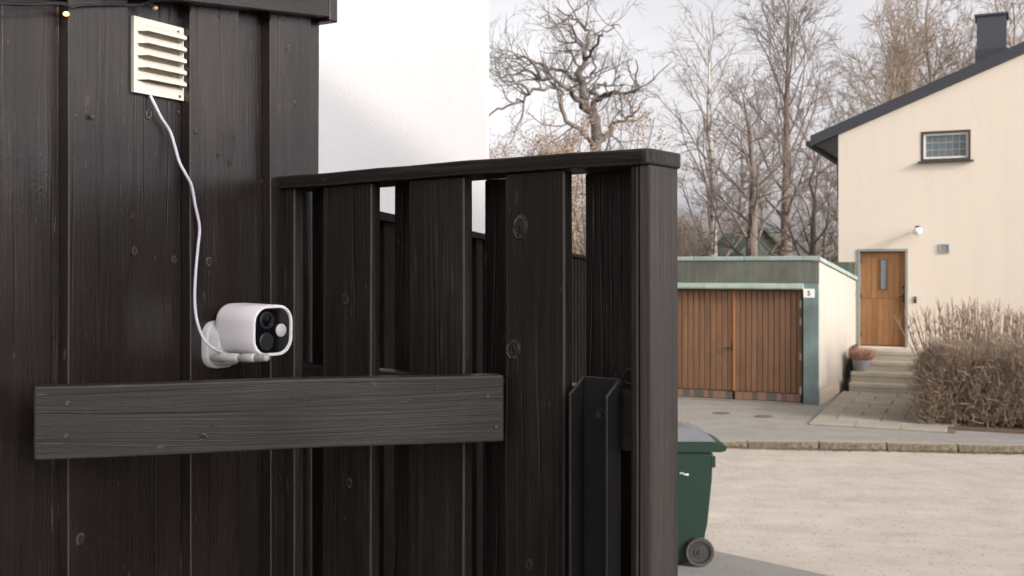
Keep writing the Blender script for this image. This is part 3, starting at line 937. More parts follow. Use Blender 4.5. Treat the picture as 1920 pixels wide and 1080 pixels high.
# local: x = sideways, y = up, z = along the viewing axis, origin at front face
secs = []
for i in range(7):
    a = math.pi / 2 * i / 6
    rr_ = 0.020
    w = S2 - 2 * rr_ * (1 - math.sin(a)); z = -LB + rr_ * (1 - math.cos(a))
    secs.append((rrect(w, w, max(0.004, 0.030 - rr_ * (1 - math.sin(a)) * 0.9), 8), z))
secs += [(rrect(S2, S2, .030, 8), -0.05), (rrect(S2, S2, .030, 8), -0.0025), (rrect(S2 - .002, S2 - .002, .0292, 8), -0.0006), (rrect(S2 - .005, S2 - .005, .028, 8), 0.0), (rrect(S2 - .010, S2 - .010, .0255, 8), -0.0004), (rrect(S2 - .0115, S2 - .0115, .025, 8), -0.0045)]
bm = loft(secs)
o = bm_obj('body', bm, M['white_plastic'], sc, True); place(o, fc, cr, cu, ca)
bm = loft([(rrect(S2 - .0118, S2 - .0118, .0248, 8), -0.008), (rrect(S2 - .0118, S2 - .0118, .0248, 8), -0.0034), (rrect(S2 - .0128, S2 - .0128, .0244, 8), -0.003)])
fp = bm_obj('faceplate', bm, M['glossy_black'], sc, True); place(fp, fc, cr, cu, ca)
def disc(name, x, y, prof, mat, parent=None):
    bm = lathe(prof, 28); o = bm_obj(name, bm, mat, sc, True)
    place(o, fc + cr * x + cu * y, cr, cu, ca); return o
# which sign of cr is image-left: cr points away from the camera -> image right/back
disc('lens_ring', -0.0130, 0.0175, [(0.0150, -.004), (0.0150, -.0012), (0.0140, -.0006), (0.0128, -.0006), (0.0120, -.0022), (0.0004, -.0022)], M['matt_dark'])
disc('lens', -0.0130, 0.0175, [(0.0098, -.0024), (0.0098, -.0012), (0.0088, -.0010), (0.0080, -.0014), (0.004, -.0004), (0.0004, 0.0)], M['lens_glass'])
disc('motion_sensor', -0.0130, -0.0180, [(0.0150, -.004), (0.0150, -.0018), (0.0138, -.0009), (0.0004, -.0006)], M['matt_dark'])
disc('spotlight_ring', 0.0175, 0.0, [(0.0145, -.004), (0.0145, -.0018), (0.0130, -.0015), (0.0110, -.0022), (0.0004, -.0022)], M['lens_glass'])
disc('spotlight', 0.0175, 0.0, [(0.0112, -.004), (0.0112, -.0005), (0.0095, .0008), (0.005, .0016), (0.0004, .0018)], M['sensor_white'])
# wall bracket: two-tier rounded plate on the proud board, a foot that reaches forward and an arm
bw = SHED.pt(SHED.u(408, TB), TB, SHED.z(408, 645, TB))
nx3, dx3 = V3(SHED.n), V3(SHED.d)
bm = loft([(rrect(.075, .083, .026, 7), 0.0), (rrect(.075, .083, .026, 7), 0.011), (rrect(.073, .081, .025, 7), 0.0125)])
o = bm_obj('wall_plate', bm, M['bracket_plastic'], sc, True); place(o, bw, dx3, UP, nx3)
bm = loft([(rrect(.068, .076, .024, 7), 0.0125), (rrect(.063, .071, .0225, 7), 0.030), (rrect(.058, .066, .021, 7), 0.034)])
o = bm_obj('plate_cover', bm, M['bracket_plastic'], sc, True); place(o, bw, dx3, UP, nx3)
# sloping foot below the cover that carries the arm
def arm(name, px0, px1, py0, py1, d0, d1, r0, r1, mat):
    p0, p1 = at(px0, py0, d0), at(px1, py1, d1)
    ax = (p1 - p0); L = ax.length
    pr = [(r0 * 0.3, 0), (r0 * 0.8, r0 * 0.12), (r0, r0 * 0.45), (r1, L - r1 * 0.45), (r1 * 0.8, L - r1 * 0.12), (r1 * 0.3, L)]
    bm = lathe(pr, 18); o = bm_obj(name, bm, mat, sc, 'all')
    z = ax.normalized(); x = Vector((0, 0, 1)).cross(z).normalized(); y = z.cross(x)
    place(o, p0, x, y, z); return o
arm('arm', 399, 449, 670, 671, 1.838, 1.800, .0078, .0076, M['bracket_plastic'])
arm('arm_collar', 447, 456, 671, 671, 1.802, 1.795, .0060, .0060, M['beige_plastic'])
arm('arm_tip', 453, 479, 671, 671, 1.797, 1.777, .0076, .0074, M['bracket_plastic'])
arm('mount_foot', 474, 502, 672, 670, 1.785, 1.760, .0066, .0066, M['beige_plastic'])

# ================================================================== FENCE WING
wing = thing('fence', 'black board-on-board fence panel with a wide top cap, standing out from the shed', 'fence', tuple(WING.pt(0.3, 0, 0.8)))
CAPZ1 = EYE + 0.1756; CAPZ0 = EYE + 0.1525
WZ0 = 0.72
WD = V3(WING.d); WN = V3(WING.n)
def wing_board(px0, px1, off, t, name='front_board', z1=CAPZ0, seed=0, u0=None, u1=None, mat='fence_wood'):
    a = WING.u(px0, off) if u0 is None else u0
    b = WING.u(px1, off) if u1 is None else u1
    w = abs(a - b)
    o = plank(name, wing, M[mat], w, t, z1 - 0.0006 - WZ0, 0.0026, True, seed)
    place(o, WING.pt((a + b) / 2, off - t / 2, (z1 + WZ0) / 2), -WD, -WN, UP)
    return o
TW = 0.024
wing_board(520, 551, 0, TW, seed=31)
wing_board(603, 695, 0, TW, seed=32)
wing_board(766, 870, 0, TW, seed=33)
wing_board(946, 1058, 0, TW, seed=34)
BO = -TW - 0.046          # plane of the back boards' faces
for i, (p0, w) in enumerate(((583, .122), (738, .122), (907, .122))):
    a = WING.u(p0, BO)
    wing_board(0, 0, BO, 0.022, 'back_board', seed=40 + i, u0=a, u1=a - w)
a = WING.u(1097, BO); b = WING.u(1200, BO)
wing_board(0, 0, BO, 0.022, 'back_board', seed=44, u0=a, u1=b)
# end post: its front face 1183-1222, its end face out to 1270
a = WING.u(1183, 0); b = WING.u(1221, 0)
post_t = 0.086
wing_board(0, 0, 0.002, post_t, 'end_post', seed=50, u0=a, u1=b + 0.0205)
o = plank('end_board', wing, M['post_wood'], post_t - .001, 0.0185, CAPZ0 - 0.0008 - WZ0, 0.002, True, 51)
place(o, WING.pt(b + 0.00935, 0.0035 - post_t / 2, (CAPZ0 + WZ0) / 2), WN, -WD, UP)
# rails: between front and back boards
for zr in (EYE - 0.18, EYE - 1.35):
    ua, ub = WING.u(1190, -TW), WING.u(540, -TW)
    o = plank('rail', wing, M['bar_wood'], 0.092, 0.043, ub - ua, 0.002, True, 60)
    place(o, WING.pt((ua + ub) / 2, -TW - 0.0232, zr - 0.046), UP, -WN, -WD)
# cap board with its rounded, mossy end
ua, ub = WING.u(1216, 0.012), WING.u(516, 0.012)
LC = ub - ua; CW = 0.104
bm = bmesh.new(); add_box(bm, (0, 0, 0), (CW, CAPZ1 - CAPZ0, LC))
bmesh.ops.bevel(bm, geom=[e for e in bm.edges if abs(e.verts[0].co.y - e.verts[1].co.y) > .01], offset=0.011, segments=3, affect='EDGES', profile=.5)
res_ = bmesh.ops.bevel(bm, geom=[e for e in bm.edges if abs(e.verts[0].co.y - e.verts[1].co.y) < .002], offset=0.0028, segments=2, affect='EDGES', profile=.5)
for f in res_['faces']: f.material_index = 1
for i in range(1, 12):
    bmesh.ops.bisect_plane(bm, geom=list(bm.verts) + list(bm.edges) + list(bm.faces), plane_co=(0, 0, -LC / 2 + LC * i / 12), plane_no=(0, 0, 1))
rr = random.Random(9)
for v in bm.verts:
    v.co.y += 0.0012 * math.sin(v.co.z * 7 + 1) + 0.0006 * math.sin(v.co.z * 31)
    v.co.x += 0.0014 * math.sin(v.co.z * 5)
o = bm_obj('cap_board', bm, [M['fence_wood'], M['worn_edge']], wing)
place(o, WING.pt((ua + ub) / 2, 0.012 - CW / 2, (CAPZ0 + CAPZ1) / 2), -WN, UP, -WD)
# steel stop channel: back plate and two flanges, their tops cut on the slant, and one bolt
so = -0.018
ba, bb = WING.u(1092, so), WING.u(1165, so)
wB = abs(ba - bb); dB = 0.040; tS = 0.005
zt = WING.z(1115, 706, so)
Lb = zt - WZ0
bm = bmesh.new()
add_box(bm, (0, -tS / 2, -Lb / 2), (wB - 2 * tS, tS, Lb))
for sg_, drop in ((-1, .024), (1, .024)):
    xo = sg_ * (wB / 2 - tS / 2)
    hexa(bm, [(xo - tS / 2, -dB, -Lb), (xo + tS / 2, -dB, -Lb), (xo + tS / 2, 0, -Lb), (xo - tS / 2, 0, -Lb),
              (xo - tS / 2, -dB, -drop), (xo + tS / 2, -dB, -drop), (xo + tS / 2, 0, .0005), (xo - tS / 2, 0, .0005)])
bmesh.ops.bevel(bm, geom=list(bm.edges), offset=0.0012, segments=1, affect='EDGES')
for f in bm.faces:
    if f.calc_area() < 0.006 and f.calc_center_median().z > -0.2 or f.calc_area() < 0.0025: f.material_index = 1
batten = bm_obj('stop_channel', bm, [M['black_steel'], M['steel_worn']], wing)
bc = WING.pt((ba + bb) / 2, so, zt)
place(batten, bc, -WD, -WN, UP)
bm = lathe([(0.0088, 0), (0.0088, 0.002)], 18)
bmesh.ops.create_cone(bm, cap_ends=True, segments=6, radius1=0.0066, radius2=0.0058, depth=0.0055, matrix=Matrix.Translation((0, 0, 0.0047)))
o = bm_obj('bolt', bm, M['steel'], batten)
ob = WING.z(1127, 777, so + tS)
pb = WING.pt(WING.u(1127, so + tS), so + tS, ob)
mm = Matrix.Identity(4)
for i, a_ in enumerate((-WD, UP, WN)):
    for j in range(3): mm[j][i] = a_[j]
mm.translation = pb
o.matrix_basis = (wing.matrix_basis @ batten.matrix_basis).inverted() @ mm
for px, py in ((1024, 790), (971, 745)):
    screw(WING, px, py, 0.0, wing, 0.0034)

for px, py, off, w_, h_ in ((975, 425, 0, .0155, .0215), (962, 655, 0, .0150, .0180), (968, 372, 0, .0040, .0140), (836, 950, 0, .0125, .0130), (992, 1058, 0, .0075, .0095), (648, 560, 0, .0085, .0120), (812, 520, 0, .0060, .0110), (1206, 470, 0.002, .0050, .0080), (655, 905, 0, .0080, .0100)):
    knot(WING, px, py, off, wing, w_, h_, random.uniform(-.3, .3))
knot(WING, 1179, 705, BO, wing, .0120, .0150)
# ------------------------------------------------------------------ crossbar over the corner
b0 = at(63, 790, 1.50); b1 = at(945, 770, 1.668)
zb1 = EYE - 0.1645; hb = 0.104; tb = 0.034
bd_ = (Vector((b1.x, b1.y, 0)) - Vector((b0.x, b0.y, 0))); Lx = bd_.length; bd_.normalize()
bn = Vector((bd_.y, -bd_.x, 0))
if bn.y > 0: bn = -bn
bar = thing('crossbar', 'black weathered wooden bar screwed across the corner between shed wall and fence', 'wooden bar', tuple((b0 + b1) / 2 * 1.0))
bm = box_bm((hb, tb, Lx), 0.0032, 2, edge_mat=1)
for i in range(1, 10):
    bmesh.ops.bisect_plane(bm, geom=list(bm.verts) + list(bm.edges) + list(bm.faces), plane_co=(0, 0, -Lx / 2 + Lx * i / 10), plane_no=(0, 0, 1))
for v in bm.verts:
    v.co.x += 0.0009 * math.sin(v.co.z * 11 + 2)
o = bm_obj('plank', bm, [M['bar_wood'], M['worn_edge']], bar)
cB = (Vector((b0.x, b0.y, 0)) + Vector((b1.x, b1.y, 0))) / 2 - bn * (tb / 2); cB.z = zb1 - hb / 2
place(o, cB, UP, -bn, -bd_)
BAR = Line((b0.x, b0.y), (bd_.x, bd_.y), (bn.x, bn.y))
for px, py in ((126, 756), (123, 817), (914, 743), (930, 800)):
    screw(BAR, px, py, 0.0, bar, 0.0042)
for px, py, w_, h_ in ((381, 819, .0075, .0062), (397, 799, .0030, .0032), (575, 752, .0050, .0030)):
    knot(BAR, px, py, 0.0, bar, w_, h_)
# packing block between bar and shed wall
pk = BAR.pt(BAR.u(150), -tb - 0.021, zb1 - hb / 2)
o = plank('packer', bar, M['bar_wood'], 0.07, 0.040, 0.09, 0.002, False, 3)
place(o, pk, V3(BAR.d), -V3(BAR.n), UP)

# ------------------------------------------------------------------ side fence running away behind the wing
f0 = Vector((-0.39, 3.1)); f1 = Vector((0.48, 8.0))
fd = (f1 - f0).normalized(); f1 = f1 + fd * 1.25
FS = Line(f0, fd, (fd.y, -fd.x))
Lf = (f1 - f0).length
sf = thing('side_fence', 'low black board fence running away towards the street, seen through the gaps of the panel', 'fence', (f0.x, f0.y, 0.8))
def ftop(u): 
    t = u / Lf
    return EYE + 0.166 + (0.143 - 0.166) * min(1, t / 0.263) + (0.092 - 0.143) * max(0, (t - 0.263) / 0.737) * 0.9
uq = -0.55; i = 0
fb = {}
while uq < Lf:
    top = ftop(max(0, uq)) if uq > 0 else ftop(0)
    p = FS.pt(uq + 0.06, 0)
    zb_ = yard_h(p.x, p.y) - 0.13
    L = top - 0.024 - zb_
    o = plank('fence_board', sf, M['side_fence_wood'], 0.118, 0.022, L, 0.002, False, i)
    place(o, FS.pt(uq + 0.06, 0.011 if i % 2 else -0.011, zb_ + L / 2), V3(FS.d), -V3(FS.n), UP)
    uq += 0.108; i += 1
ustart = -0.55
while ustart < Lf - 0.1:
    u2 = min(Lf, ustart + 1.9)
    z1, z2 = ftop(max(ustart, 0)), ftop(max(0, u2))
    bm = bmesh.new()
    pa, pb_ = FS.pt(ustart, 0), FS.pt(u2 - 0.003, 0)
    n3 = V3(FS.n) * 0.045
    hexa(bm, [tuple(pa - n3 + UP * (z1 - .023)), tuple(pb_ - n3 + UP * (z2 - .023)), tuple(pb_ + n3 + UP * (z2 - .023)), tuple(pa + n3 + UP * (z1 - .023)),
              tuple(pa - n3 + UP * z1), tuple(pb_ - n3 + UP * z2), tuple(pb_ + n3 + UP * z2), tuple(pa + n3 + UP * z1)])
    bm_obj('cap_board', bm, M['side_fence_wood'], sf, loc=tuple(-Vector(sf.location)))
    ustart = u2

# ------------------------------------------------------------------ white rendered building behind the fence
wb = thing('white_building', 'white pebble-rendered building rising behind the black fence', 'building', (-0.129, 6.0, 0))
wl = Vector((1.0, 0.02, 0)).normalized()
bm = bmesh.new()
c0 = Vector((0, 0, 0)); back = Vector((-0.10, 1.0, 0)).normalized() * 7
prism([(0, 0), (-9 * wl.x, -9 * wl.y), (-9 * wl.x + back.x, -9 * wl.y + back.y), (back.x, back.y)], -0.2, 7.2, bm)
bmesh.ops.bevel(bm, geom=[e for e in bm.edges if abs(e.verts[0].co.z - e.verts[1].co.z) > 3], offset=0.012, segments=2, affect='EDGES')
bm_obj('wall', bm, M['white_plaster'], wb)
bm = bmesh.new()
prism([(0.25, -0.45), (-9.2, -0.6), (-9.2 + back.x, back.y + .3), (0.25 + back.x, back.y + .3)], 7.2, 7.4, bm)
bm_obj('roof', bm, M['roof_metal'], wb)

# ------------------------------------------------------------------ unseen house beside the yard, added and stepped so its shadow lies on everything near
ev = Vector((0.896, -0.444)).normalized(); bk = Vector((-0.444, -0.896)).normalized()
nc = Vector((4.99, 0.79)) - ev * 1.0
nh = thing('shading_house', 'tall pale rendered house out of view behind the viewer, shaped to shade the yard', 'house', (nc.x, nc.y, 0))
EAVE = 6.85
def NP(u, v, z): 
    p = ev * u + bk * v
    return (p.x, p.y, z)
LOWR = 4.75
def nbox(e0, e1, n0, n1, z0, z1a, z1b):
    bm = bmesh.new()
    return hexa(bm, [NP(e0, n0, z0), NP(e1, n0, z0), NP(e1, n1, z0), NP(e0, n1, z0), NP(e0, n0, z1a), NP(e1, n0, z1a), NP(e1, n1, z1b), NP(e0, n1, z1b)])
bm_obj('wall', nbox(0.15, 9, .30, 1.5, -.2, EAVE - .12, EAVE - .02), M['white_plaster'], nh)
bm_obj('wing_wall', nbox(0.15, 9, 1.503, 3.3, -.2, LOWR - .10, LOWR - .30), M['white_plaster'], nh)
bm_obj('roof', nbox(0, 9.2, 0, 1.6, EAVE - .08, EAVE, EAVE + .12), M['roof_metal'], nh)
bm_obj('wing_roof', nbox(0, 9.2, 1.503, 3.45, LOWR - .34, LOWR, LOWR - .18), M['roof_metal'], nh)
for wu in (1.5, 4.2, 7.0):
    for wz in (1.4, 4.0):
        bm = bmesh.new(); R_ = Matrix.Rotation(math.atan2(ev.y, ev.x), 3, 'Z')
        add_box(bm, NP(wu, .29, wz + .6), (1.1, .06, 1.2), R_)
        w_ = bm_obj('window', bm, M['window_white'], nh)
        bm = bmesh.new(); add_box(bm, NP(wu, .275, wz + .6), (.96, .05, 1.06), R_)
        bm_obj('pane', bm, M['pane'], w_)

# ================================================================== GARAGE
gar = thing('garage', 'low garage with brown double plank doors and green copper fascia', 'garage', tuple(GAR.pt(0, 0, 0)), math.atan2(GAR.d.y, GAR.d.x))
# local frame: x along the front (towards the right), y into the building, z up; origin at right front corner
def gu(px, off=0.0): return GAR.u(px, off)
GL = gu(1235) - 0.35
def gbox(name, x0, x1, y0, y1, z0, z1, mat, parent=gar, bevel=0.0):
    return box(name, ((x0 + x1) / 2, (y0 + y1) / 2, (z0 + z1) / 2), (x1 - x0, y1 - y0, z1 - z0), mat, parent, bevel=bevel)
gx_side = (HOU.pt(HOU.u(1605), 0) - GAR.pt(0, 0))
sdx = gx_side.xy.dot(GAR.d); sdy = -gx_side.xy.dot(GAR.n)     # rear right corner in the local frame
zT, zC, zL1, zL0, zD1, zK = 2.80, 2.715, 2.285, 2.165, 2.15, 0.185
xD1, xDm, xD0 = gu(1503), gu(1374), gu(1245)
# rear edge of the roof lies lower
zR = Zat(518, (GAR.pt(0, 0) + gx_side).y)
bm = bmesh.new()
ins = 0.05
hexa(bm, [(GL, .32, -.05), (-ins - .0, .32, -.05), (sdx - ins, sdy - .01, -.05), (GL, sdy - .01, -.05),
          (GL, .32, zT - .12), (-ins, .32, zT - .12), (sdx - ins, sdy - .01, zR - .12), (GL, sdy - .01, zR - .12)])
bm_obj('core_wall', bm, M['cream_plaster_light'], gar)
# cream side wall as a slab just outside the core
sd = Vector((sdx, sdy, 0)).normalized(); sn = Vector((sd.y, -sd.x, 0))
def side_pt(t, off, z): 
    return tuple(Vector((0, 0, 0)) + Vector((sdx, sdy, 0)) * t + sn * off + Vector((0, 0, z)))
zs0 = lambda t: zT - .1 + (zR - zT) * t
t0 = 0.02
bm = bmesh.new()
hexa(bm, [side_pt(t0, -.048, .30), side_pt(t0, -.004, .30), side_pt(.995, -.004, .30), side_pt(.995, -.048, .30),
          side_pt(t0, -.048, zs0(t0)), side_pt(t0, -.004, zs0(t0)), side_pt(.995, -.004, zs0(1)), side_pt(.995, -.048, zs0(1))])
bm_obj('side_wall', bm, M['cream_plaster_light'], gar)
bm = bmesh.new()
hexa(bm, [side_pt(t0, -.048, -.05), side_pt(t0, .008, -.05), side_pt(.995, .008, -.05), side_pt(.995, -.048, -.05),
          side_pt(t0, -.048, .298), side_pt(t0, .008, .298), side_pt(.995, .008, .298), side_pt(.995, -.048, .298)])
bm_obj('plinth', bm, M['plinth'], gar)
# sloping coping along the side
bm = bmesh.new()
hexa(bm, [side_pt(-.01, -.10, zT - .10), side_pt(-.01, .035, zT - .085), side_pt(1, .035, zR - .085), side_pt(1, -.10, zR - .10),
          side_pt(-.01, -.10, zT - .002), side_pt(-.01, .035, zT - .012), side_pt(1, .035, zR - .012), side_pt(1, -.10, zR - .002)])
bm_obj('side_coping', bm, M['copper_pale'], gar)
# roof sheet
bm = bmesh.new()
hexa(bm, [(GL, .06, zT - .05), (-.10, .06, zT - .05), (sdx - .13, sdy - .02, zR - .05), (GL, sdy - .02, zR - .05),
          (GL, .06, zT - .02), (-.10, .06, zT - .02), (sdx - .13, sdy - .02, zR - .02), (GL, sdy - .02, zR - .02)])
bm_obj('roof', bm, M['copper_dark'], gar)
bm = bmesh.new(); add_box(bm, (sdx - .20, sdy - .10, zR + .13), (.40, .16, .34)); bm_obj('wall_flashing', bm, M['copper_dark'], gar)
# front: fascia, coping of several lengths, rolled lintel, pillars
gbox('fascia', GL, 0.0, -0.0, .30, zL1 + .002, zC, M['copper_dark'])
xe = 0.03
segs = [GL, gu(1300), gu(1395), gu(1505), xe]
for a, b in zip(segs, segs[1:]):
    gbox('front_coping', a + .003, b - .003, -.03, .058, zC + .002, zT, M['copper_pale'], bevel=.012)
bm = bmesh.new()
prof = [(-.0, zL0), (-.085, zL0 + .004), (-.105, zL0 + .03), (-.09, zL0 + .085), (-.02, zL1), (0, zL1)]
A = [bm.verts.new((GL, y, z)) for y, z in prof]; B = [bm.verts.new((gu(1507), y, z)) for y, z in prof]
bm.faces.new(A); bm.faces.new(B[::-1])
for i in range(len(prof)): bm.faces.new((A[i], A[(i + 1) % 6], B[(i + 1) % 6], B[i]))
bm_obj('lintel', bm, M['copper_seam'], gar)
gbox('pillar', xD1 + .03, 0.0, 0.0, .30, -.02, zL1, M['copper_pillar'], bevel=.008)
gbox('pillar', GL, xD0 - .03, 0.0, .30, -.02, zL0 - .001, M['copper_pillar'], bevel=.008)
gbox('door_frame', xD0 - .03, xD1 + .03, .09, .30, zD1 + .002, zL0 + .1, M['soffit'])
gbox('door_frame', xD1 + .001, xD1 + .029, .05, .30, 0, zD1, M['soffit'])
gbox('threshold', xD0 - .03, xD1 + .03, -.05, .30, -.02, .014, M['kerb'])
def leaf(x0, x1, n, seed):
    lf = bpy.data.objects.new('door_leaf', None); link(lf, gar)
    bm = bmesh.new(); add_box(bm, ((x0 + x1) / 2, .15, (zD1) / 2 + .02), (x1 - x0 - .004, .05, zD1 - .03))
    bm_obj('backing', bm, M['soffit'], lf)
    w = (x1 - x0) / n
    bm = box_bm((w - .015, .034, zD1 - zK - .012), .005); me = bpy.data.meshes.new('plank'); bm.to_mesh(me); bm.free(); me.materials.append(M['garage_plank'])
    rl = random.Random(seed)
    for i in range(n):
        o = bpy.data.objects.new('plank', me); link(o, lf)
        o.location = (x0 + w * (i + .5), .108 + rl.uniform(-.003, .003), (zD1 + zK) / 2)
    xx = x0 + .004; j = 0
    pat = [1, 0, 1, 1, 0, 1, 0, 0, 1, 0, 1, 1, 0, 1]
    while xx < x1 - .03:
        wt = min(rl.choice((.09, .13, .10, .17)), x1 - .004 - xx)
        bm = box_bm((wt - .004, .026, zK - .035), .003)
        o = bm_obj('kick_tile', bm, M['tile_brown'] if pat[(j + seed) % 14] else M['tile_dark'], lf)
        o.location = (xx + wt / 2, .106, .026 + (zK - .035) / 2)
        xx += wt; j += 1
    return lf
leaf(xD0, xDm - .012, 12, 1)
lr = leaf(xDm + .012, xD1, 12, 2)
gbox('meeting_strip', xDm - .012, xDm + .022, .068, .10, zK, zD1 - .01, M['garage_trim'], lr)
for zz in (1.82, 1.49, .82, .18):
    gbox('hinge', xD1 - .05, xD1 - .014, .070, .092, zz, zz + .14, M['galv'], lr)
# handle
bm = bmesh.new(); add_box(bm, (xDm - .09, .03, 1.02), (.16, .018, .022)); add_box(bm, (xDm - .02, .06, 1.02), (.02, .07, .022)); add_box(bm, (xDm - .018, .086, 1.06), (.04, .012, .20))
bm_obj('handle', bm, M['black_steel'], gar)

# number plate: white enamel with a black 5
sg = thing('house_number_sign', 'small white enamel plate with the number 5 on the copper pillar', 'house number', tuple(GAR.pt(gu(1517), .003, Zat(558, GAR.depth(1517)))), math.atan2(GAR.d.y, GAR.d.x))
sw, sh = 0.205, 0.165
bm = box_bm((sw, .008, sh), .002)
bm_obj('plate', bm, M['sign_white'], sg, loc=(0, -.004, sh / 2))
fcu = bpy.data.curves.new('five', 'FONT'); fcu.body = '5'; fcu.size = 0.125; fcu.align_x = 'CENTER'; fcu.extrude = 0.0015; fcu.offset = 0.002
fo = bpy.data.objects.new('digit_tmp', fcu); COL.objects.link(fo)
dg = bpy.context.evaluated_depsgraph_get()
me5 = bpy.data.meshes.new_from_object(fo.evaluated_get(dg))
COL.objects.unlink(fo); bpy.data.objects.remove(fo)
me5.materials.clear(); me5.materials.append(M['sign_black'])
d5 = bpy.data.objects.new('numeral', me5); link(d5, sg)
d5.location = (-.002, -.0105, .040); d5.rotation_euler = (math.radians(90), 0, 0)

# manhole covers in the pavement
for px, py, lb in ((1353, 775, 'left one of two rusty round manhole covers in front of the garage doors'), (1432, 781, 'right one of two rusty round manhole covers, nearer the copper pillar')):
    d = EYE * F / (py - HZ)
    mh = thing('manhole_cover', lb, 'manhole cover', (K(px) * d, d, 0.0), random.random(), 'round covers in the pavement')
    bm = lathe([(.165, 0.0), (.165, .005), (.150, .006), (.148, .003), (0.001, .004)], 32)
    bm_obj('rim', bm, M['manhole'], mh)
    bm = bmesh.new()
    for ix in range(-4, 5):
        for iy in range(-4, 5):
            if ix * ix + iy * iy < 18: add_box(bm, (ix * .03, iy * .03, .006), (.018, .018, .005))
    st = bm_obj('studs', bm, M['manhole'], mh); st['kind'] = 'stuff'

# ================================================================== HOUSE
hou = thing('house', 'cream rendered gabled house with dark metal roof and wooden front door', 'house', tuple(HOU.pt(0, 0, 0)), math.atan2(HOU.d.y, HOU.d.x))
def hu(px, off=0.0): return HOU.u(px, off)
def hz(px, py, off=0.0): return HOU.z(px, py, off)
HL = hu(1572)
slope = 0.40
def roof_z(x):        # underside of the verge along the gable
    return hz(1572, 253) + slope * (x - HL)
RX = 4.6; HR = 2 * RX - HL; DEP = 9.5
dx0, dx1 = hu(1609), hu(1701); dz0, dz1 = hz(1655, 650), hz(1655, 467)
wx0, wx1 = hu(1727), hu(1820); wz0, wz1 = hz(1772, 301), hz(1772, 245)
# front wall pieces around the door and window openings
def hpoly(name, poly, y0, y1, mat, parent=hou):
    bm = bmesh.new()
    a = [bm.verts.new((x, y0, z)) for x, z in poly]; b = [bm.verts.new((x, y1, z)) for x, z in poly]
    bm.faces.new(a); bm.faces.new(b[::-1])
    n = len(poly)
    for i in range(n): bm.faces.new((a[i], b[i], b[(i + 1) % n], a[(i + 1) % n]))
    return bm
bm = bmesh.new()
W = .22
def rect(x0, x1, z0, z1): 
    add_box(bm, ((x0 + x1) / 2, W / 2, (z0 + z1) / 2), (x1 - x0, W, z1 - z0))
def quad_top(x0, x1, z0):
    hexa(bm, [(x0, 0, z0), (x1, 0, z0), (x1, W, z0), (x0, W, z0), (x0, 0, roof_z(min(x0, 2 * RX - x0))), (x1, 0, roof_z(min(x1, 2 * RX - x1))), (x1, W, roof_z(min(x1, 2 * RX - x1))), (x0, W, roof_z(min(x0, 2 * RX - x0)))])
quad_top(HL, dx0, -.1)
rect(dx0, dx1, -.1, dz0)
quad_top(dx0, dx1, dz1)
quad_top(dx1, wx0, -.1)
rect(wx0, wx1, -.1, wz0)
quad_top(wx0, wx1, wz1)
quad_top(wx1, RX, -.1)
quad_top(RX, HR, -.1)
bmesh.ops.remove_doubles(bm, verts=bm.verts, dist=1e-5)
bad = [f for f in bm.faces if abs(f.normal.x) > .9 and HL + .01 < f.calc_center_median().x < HR - .01 and not (dz0 < f.calc_center_median().z < dz1 and (abs(f.calc_center_median().x - dx0) < .01 or abs(f.calc_center_median().x - dx1) < .01)) and not (wz0 < f.calc_center_median().z < wz1)]
gw = bm_obj('gable_wall', bm, M['cream_plaster'], hou)
# remaining walls
for nm, x0, x1, y0, y1 in (('side_wall', HL, HL + W, W, DEP), ('side_wall', HR - W, HR, W, DEP), ('back_wall', HL, HR, DEP, DEP + W)):
    o = box(nm, ((x0 + x1) / 2, (y0 + y1) / 2 + .001, roof_z(HL) / 2 - .15), (x1 - x0, y1 - y0 - .002, roof_z(HL) + .1), M['cream_plaster'], hou)
# roof: two slabs with verge boards, eave overhang at left
OV = HL - hu(1522); VO = -.10
def roof_slab(name, y0, y1, xa, xb, za, zb, th, mat):
    bm = bmesh.new()
    hexa(bm, [(xa, y0, za), (xb, y0, zb), (xb, y1, zb), (xa, y1, za), (xa, y0, za + th), (xb, y0, zb + th), (xb, y1, zb + th), (xa, y1, za + th)])
    return bm_obj(name, bm, mat, hou)
roof_slab('roof', VO + .04, DEP + .3, HL - OV, RX, roof_z(HL - OV) + .10, roof_z(RX) + .10, .12, M['roof_metal'])
roof_slab('roof', VO + .04, DEP + .3, HR + OV, RX + .002, roof_z(HL - OV) + .10, roof_z(RX) + .10, .12, M['roof_metal'])
roof_slab('verge_board', VO, VO + .038, HL - OV - .02, RX, roof_z(HL - OV - .02) + .005, roof_z(RX) + .005, .225, M['roof_metal'])
roof_slab('verge_board', VO, VO + .038, HR + OV, RX + .002, roof_z(HL - OV) + .005, roof_z(RX) + .005, .225, M['roof_metal'])
roof_slab('soffit', VO + .042, DEP, HL - OV + .03, HL - .002, roof_z(HL - OV + .03) + .02, roof_z(HL) + .02, .07, M['soffit'])
# boxed rafter foot under the eave
bm = bmesh.new()
hexa(bm, [(HL - .30, .0, roof_z(HL - .30) - .17), (HL - .003, .0, roof_z(HL) - .50), (HL - .003, .25, roof_z(HL) - .50), (HL - .30, .25, roof_z(HL - .30) - .17),
          (HL - OV + .05, .0, roof_z(HL - OV + .05) + .01), (HL - .003, .0, roof_z(HL) + .015), (HL - .003, .25, roof_z(HL) + .015), (HL - OV + .05, .25, roof_z(HL - OV + .05) + .01)])
bm_obj('eave_bracket', bm, M['soffit'], hou)
# gutter along the eave and the downpipe at the corner
bm = bmesh.new(); add_box(bm, (HL - OV - .06, DEP / 2, roof_z(HL - OV) + .07), (.12, DEP, .10)); bm_obj('gutter', bm, M['roof_metal'], hou)
bm = bmesh.new(); add_box(bm, (HL - .035, .32, roof_z(HL) - .9), (.06, .07, .9)); bm_obj('downpipe', bm, M['roof_metal'], hou)
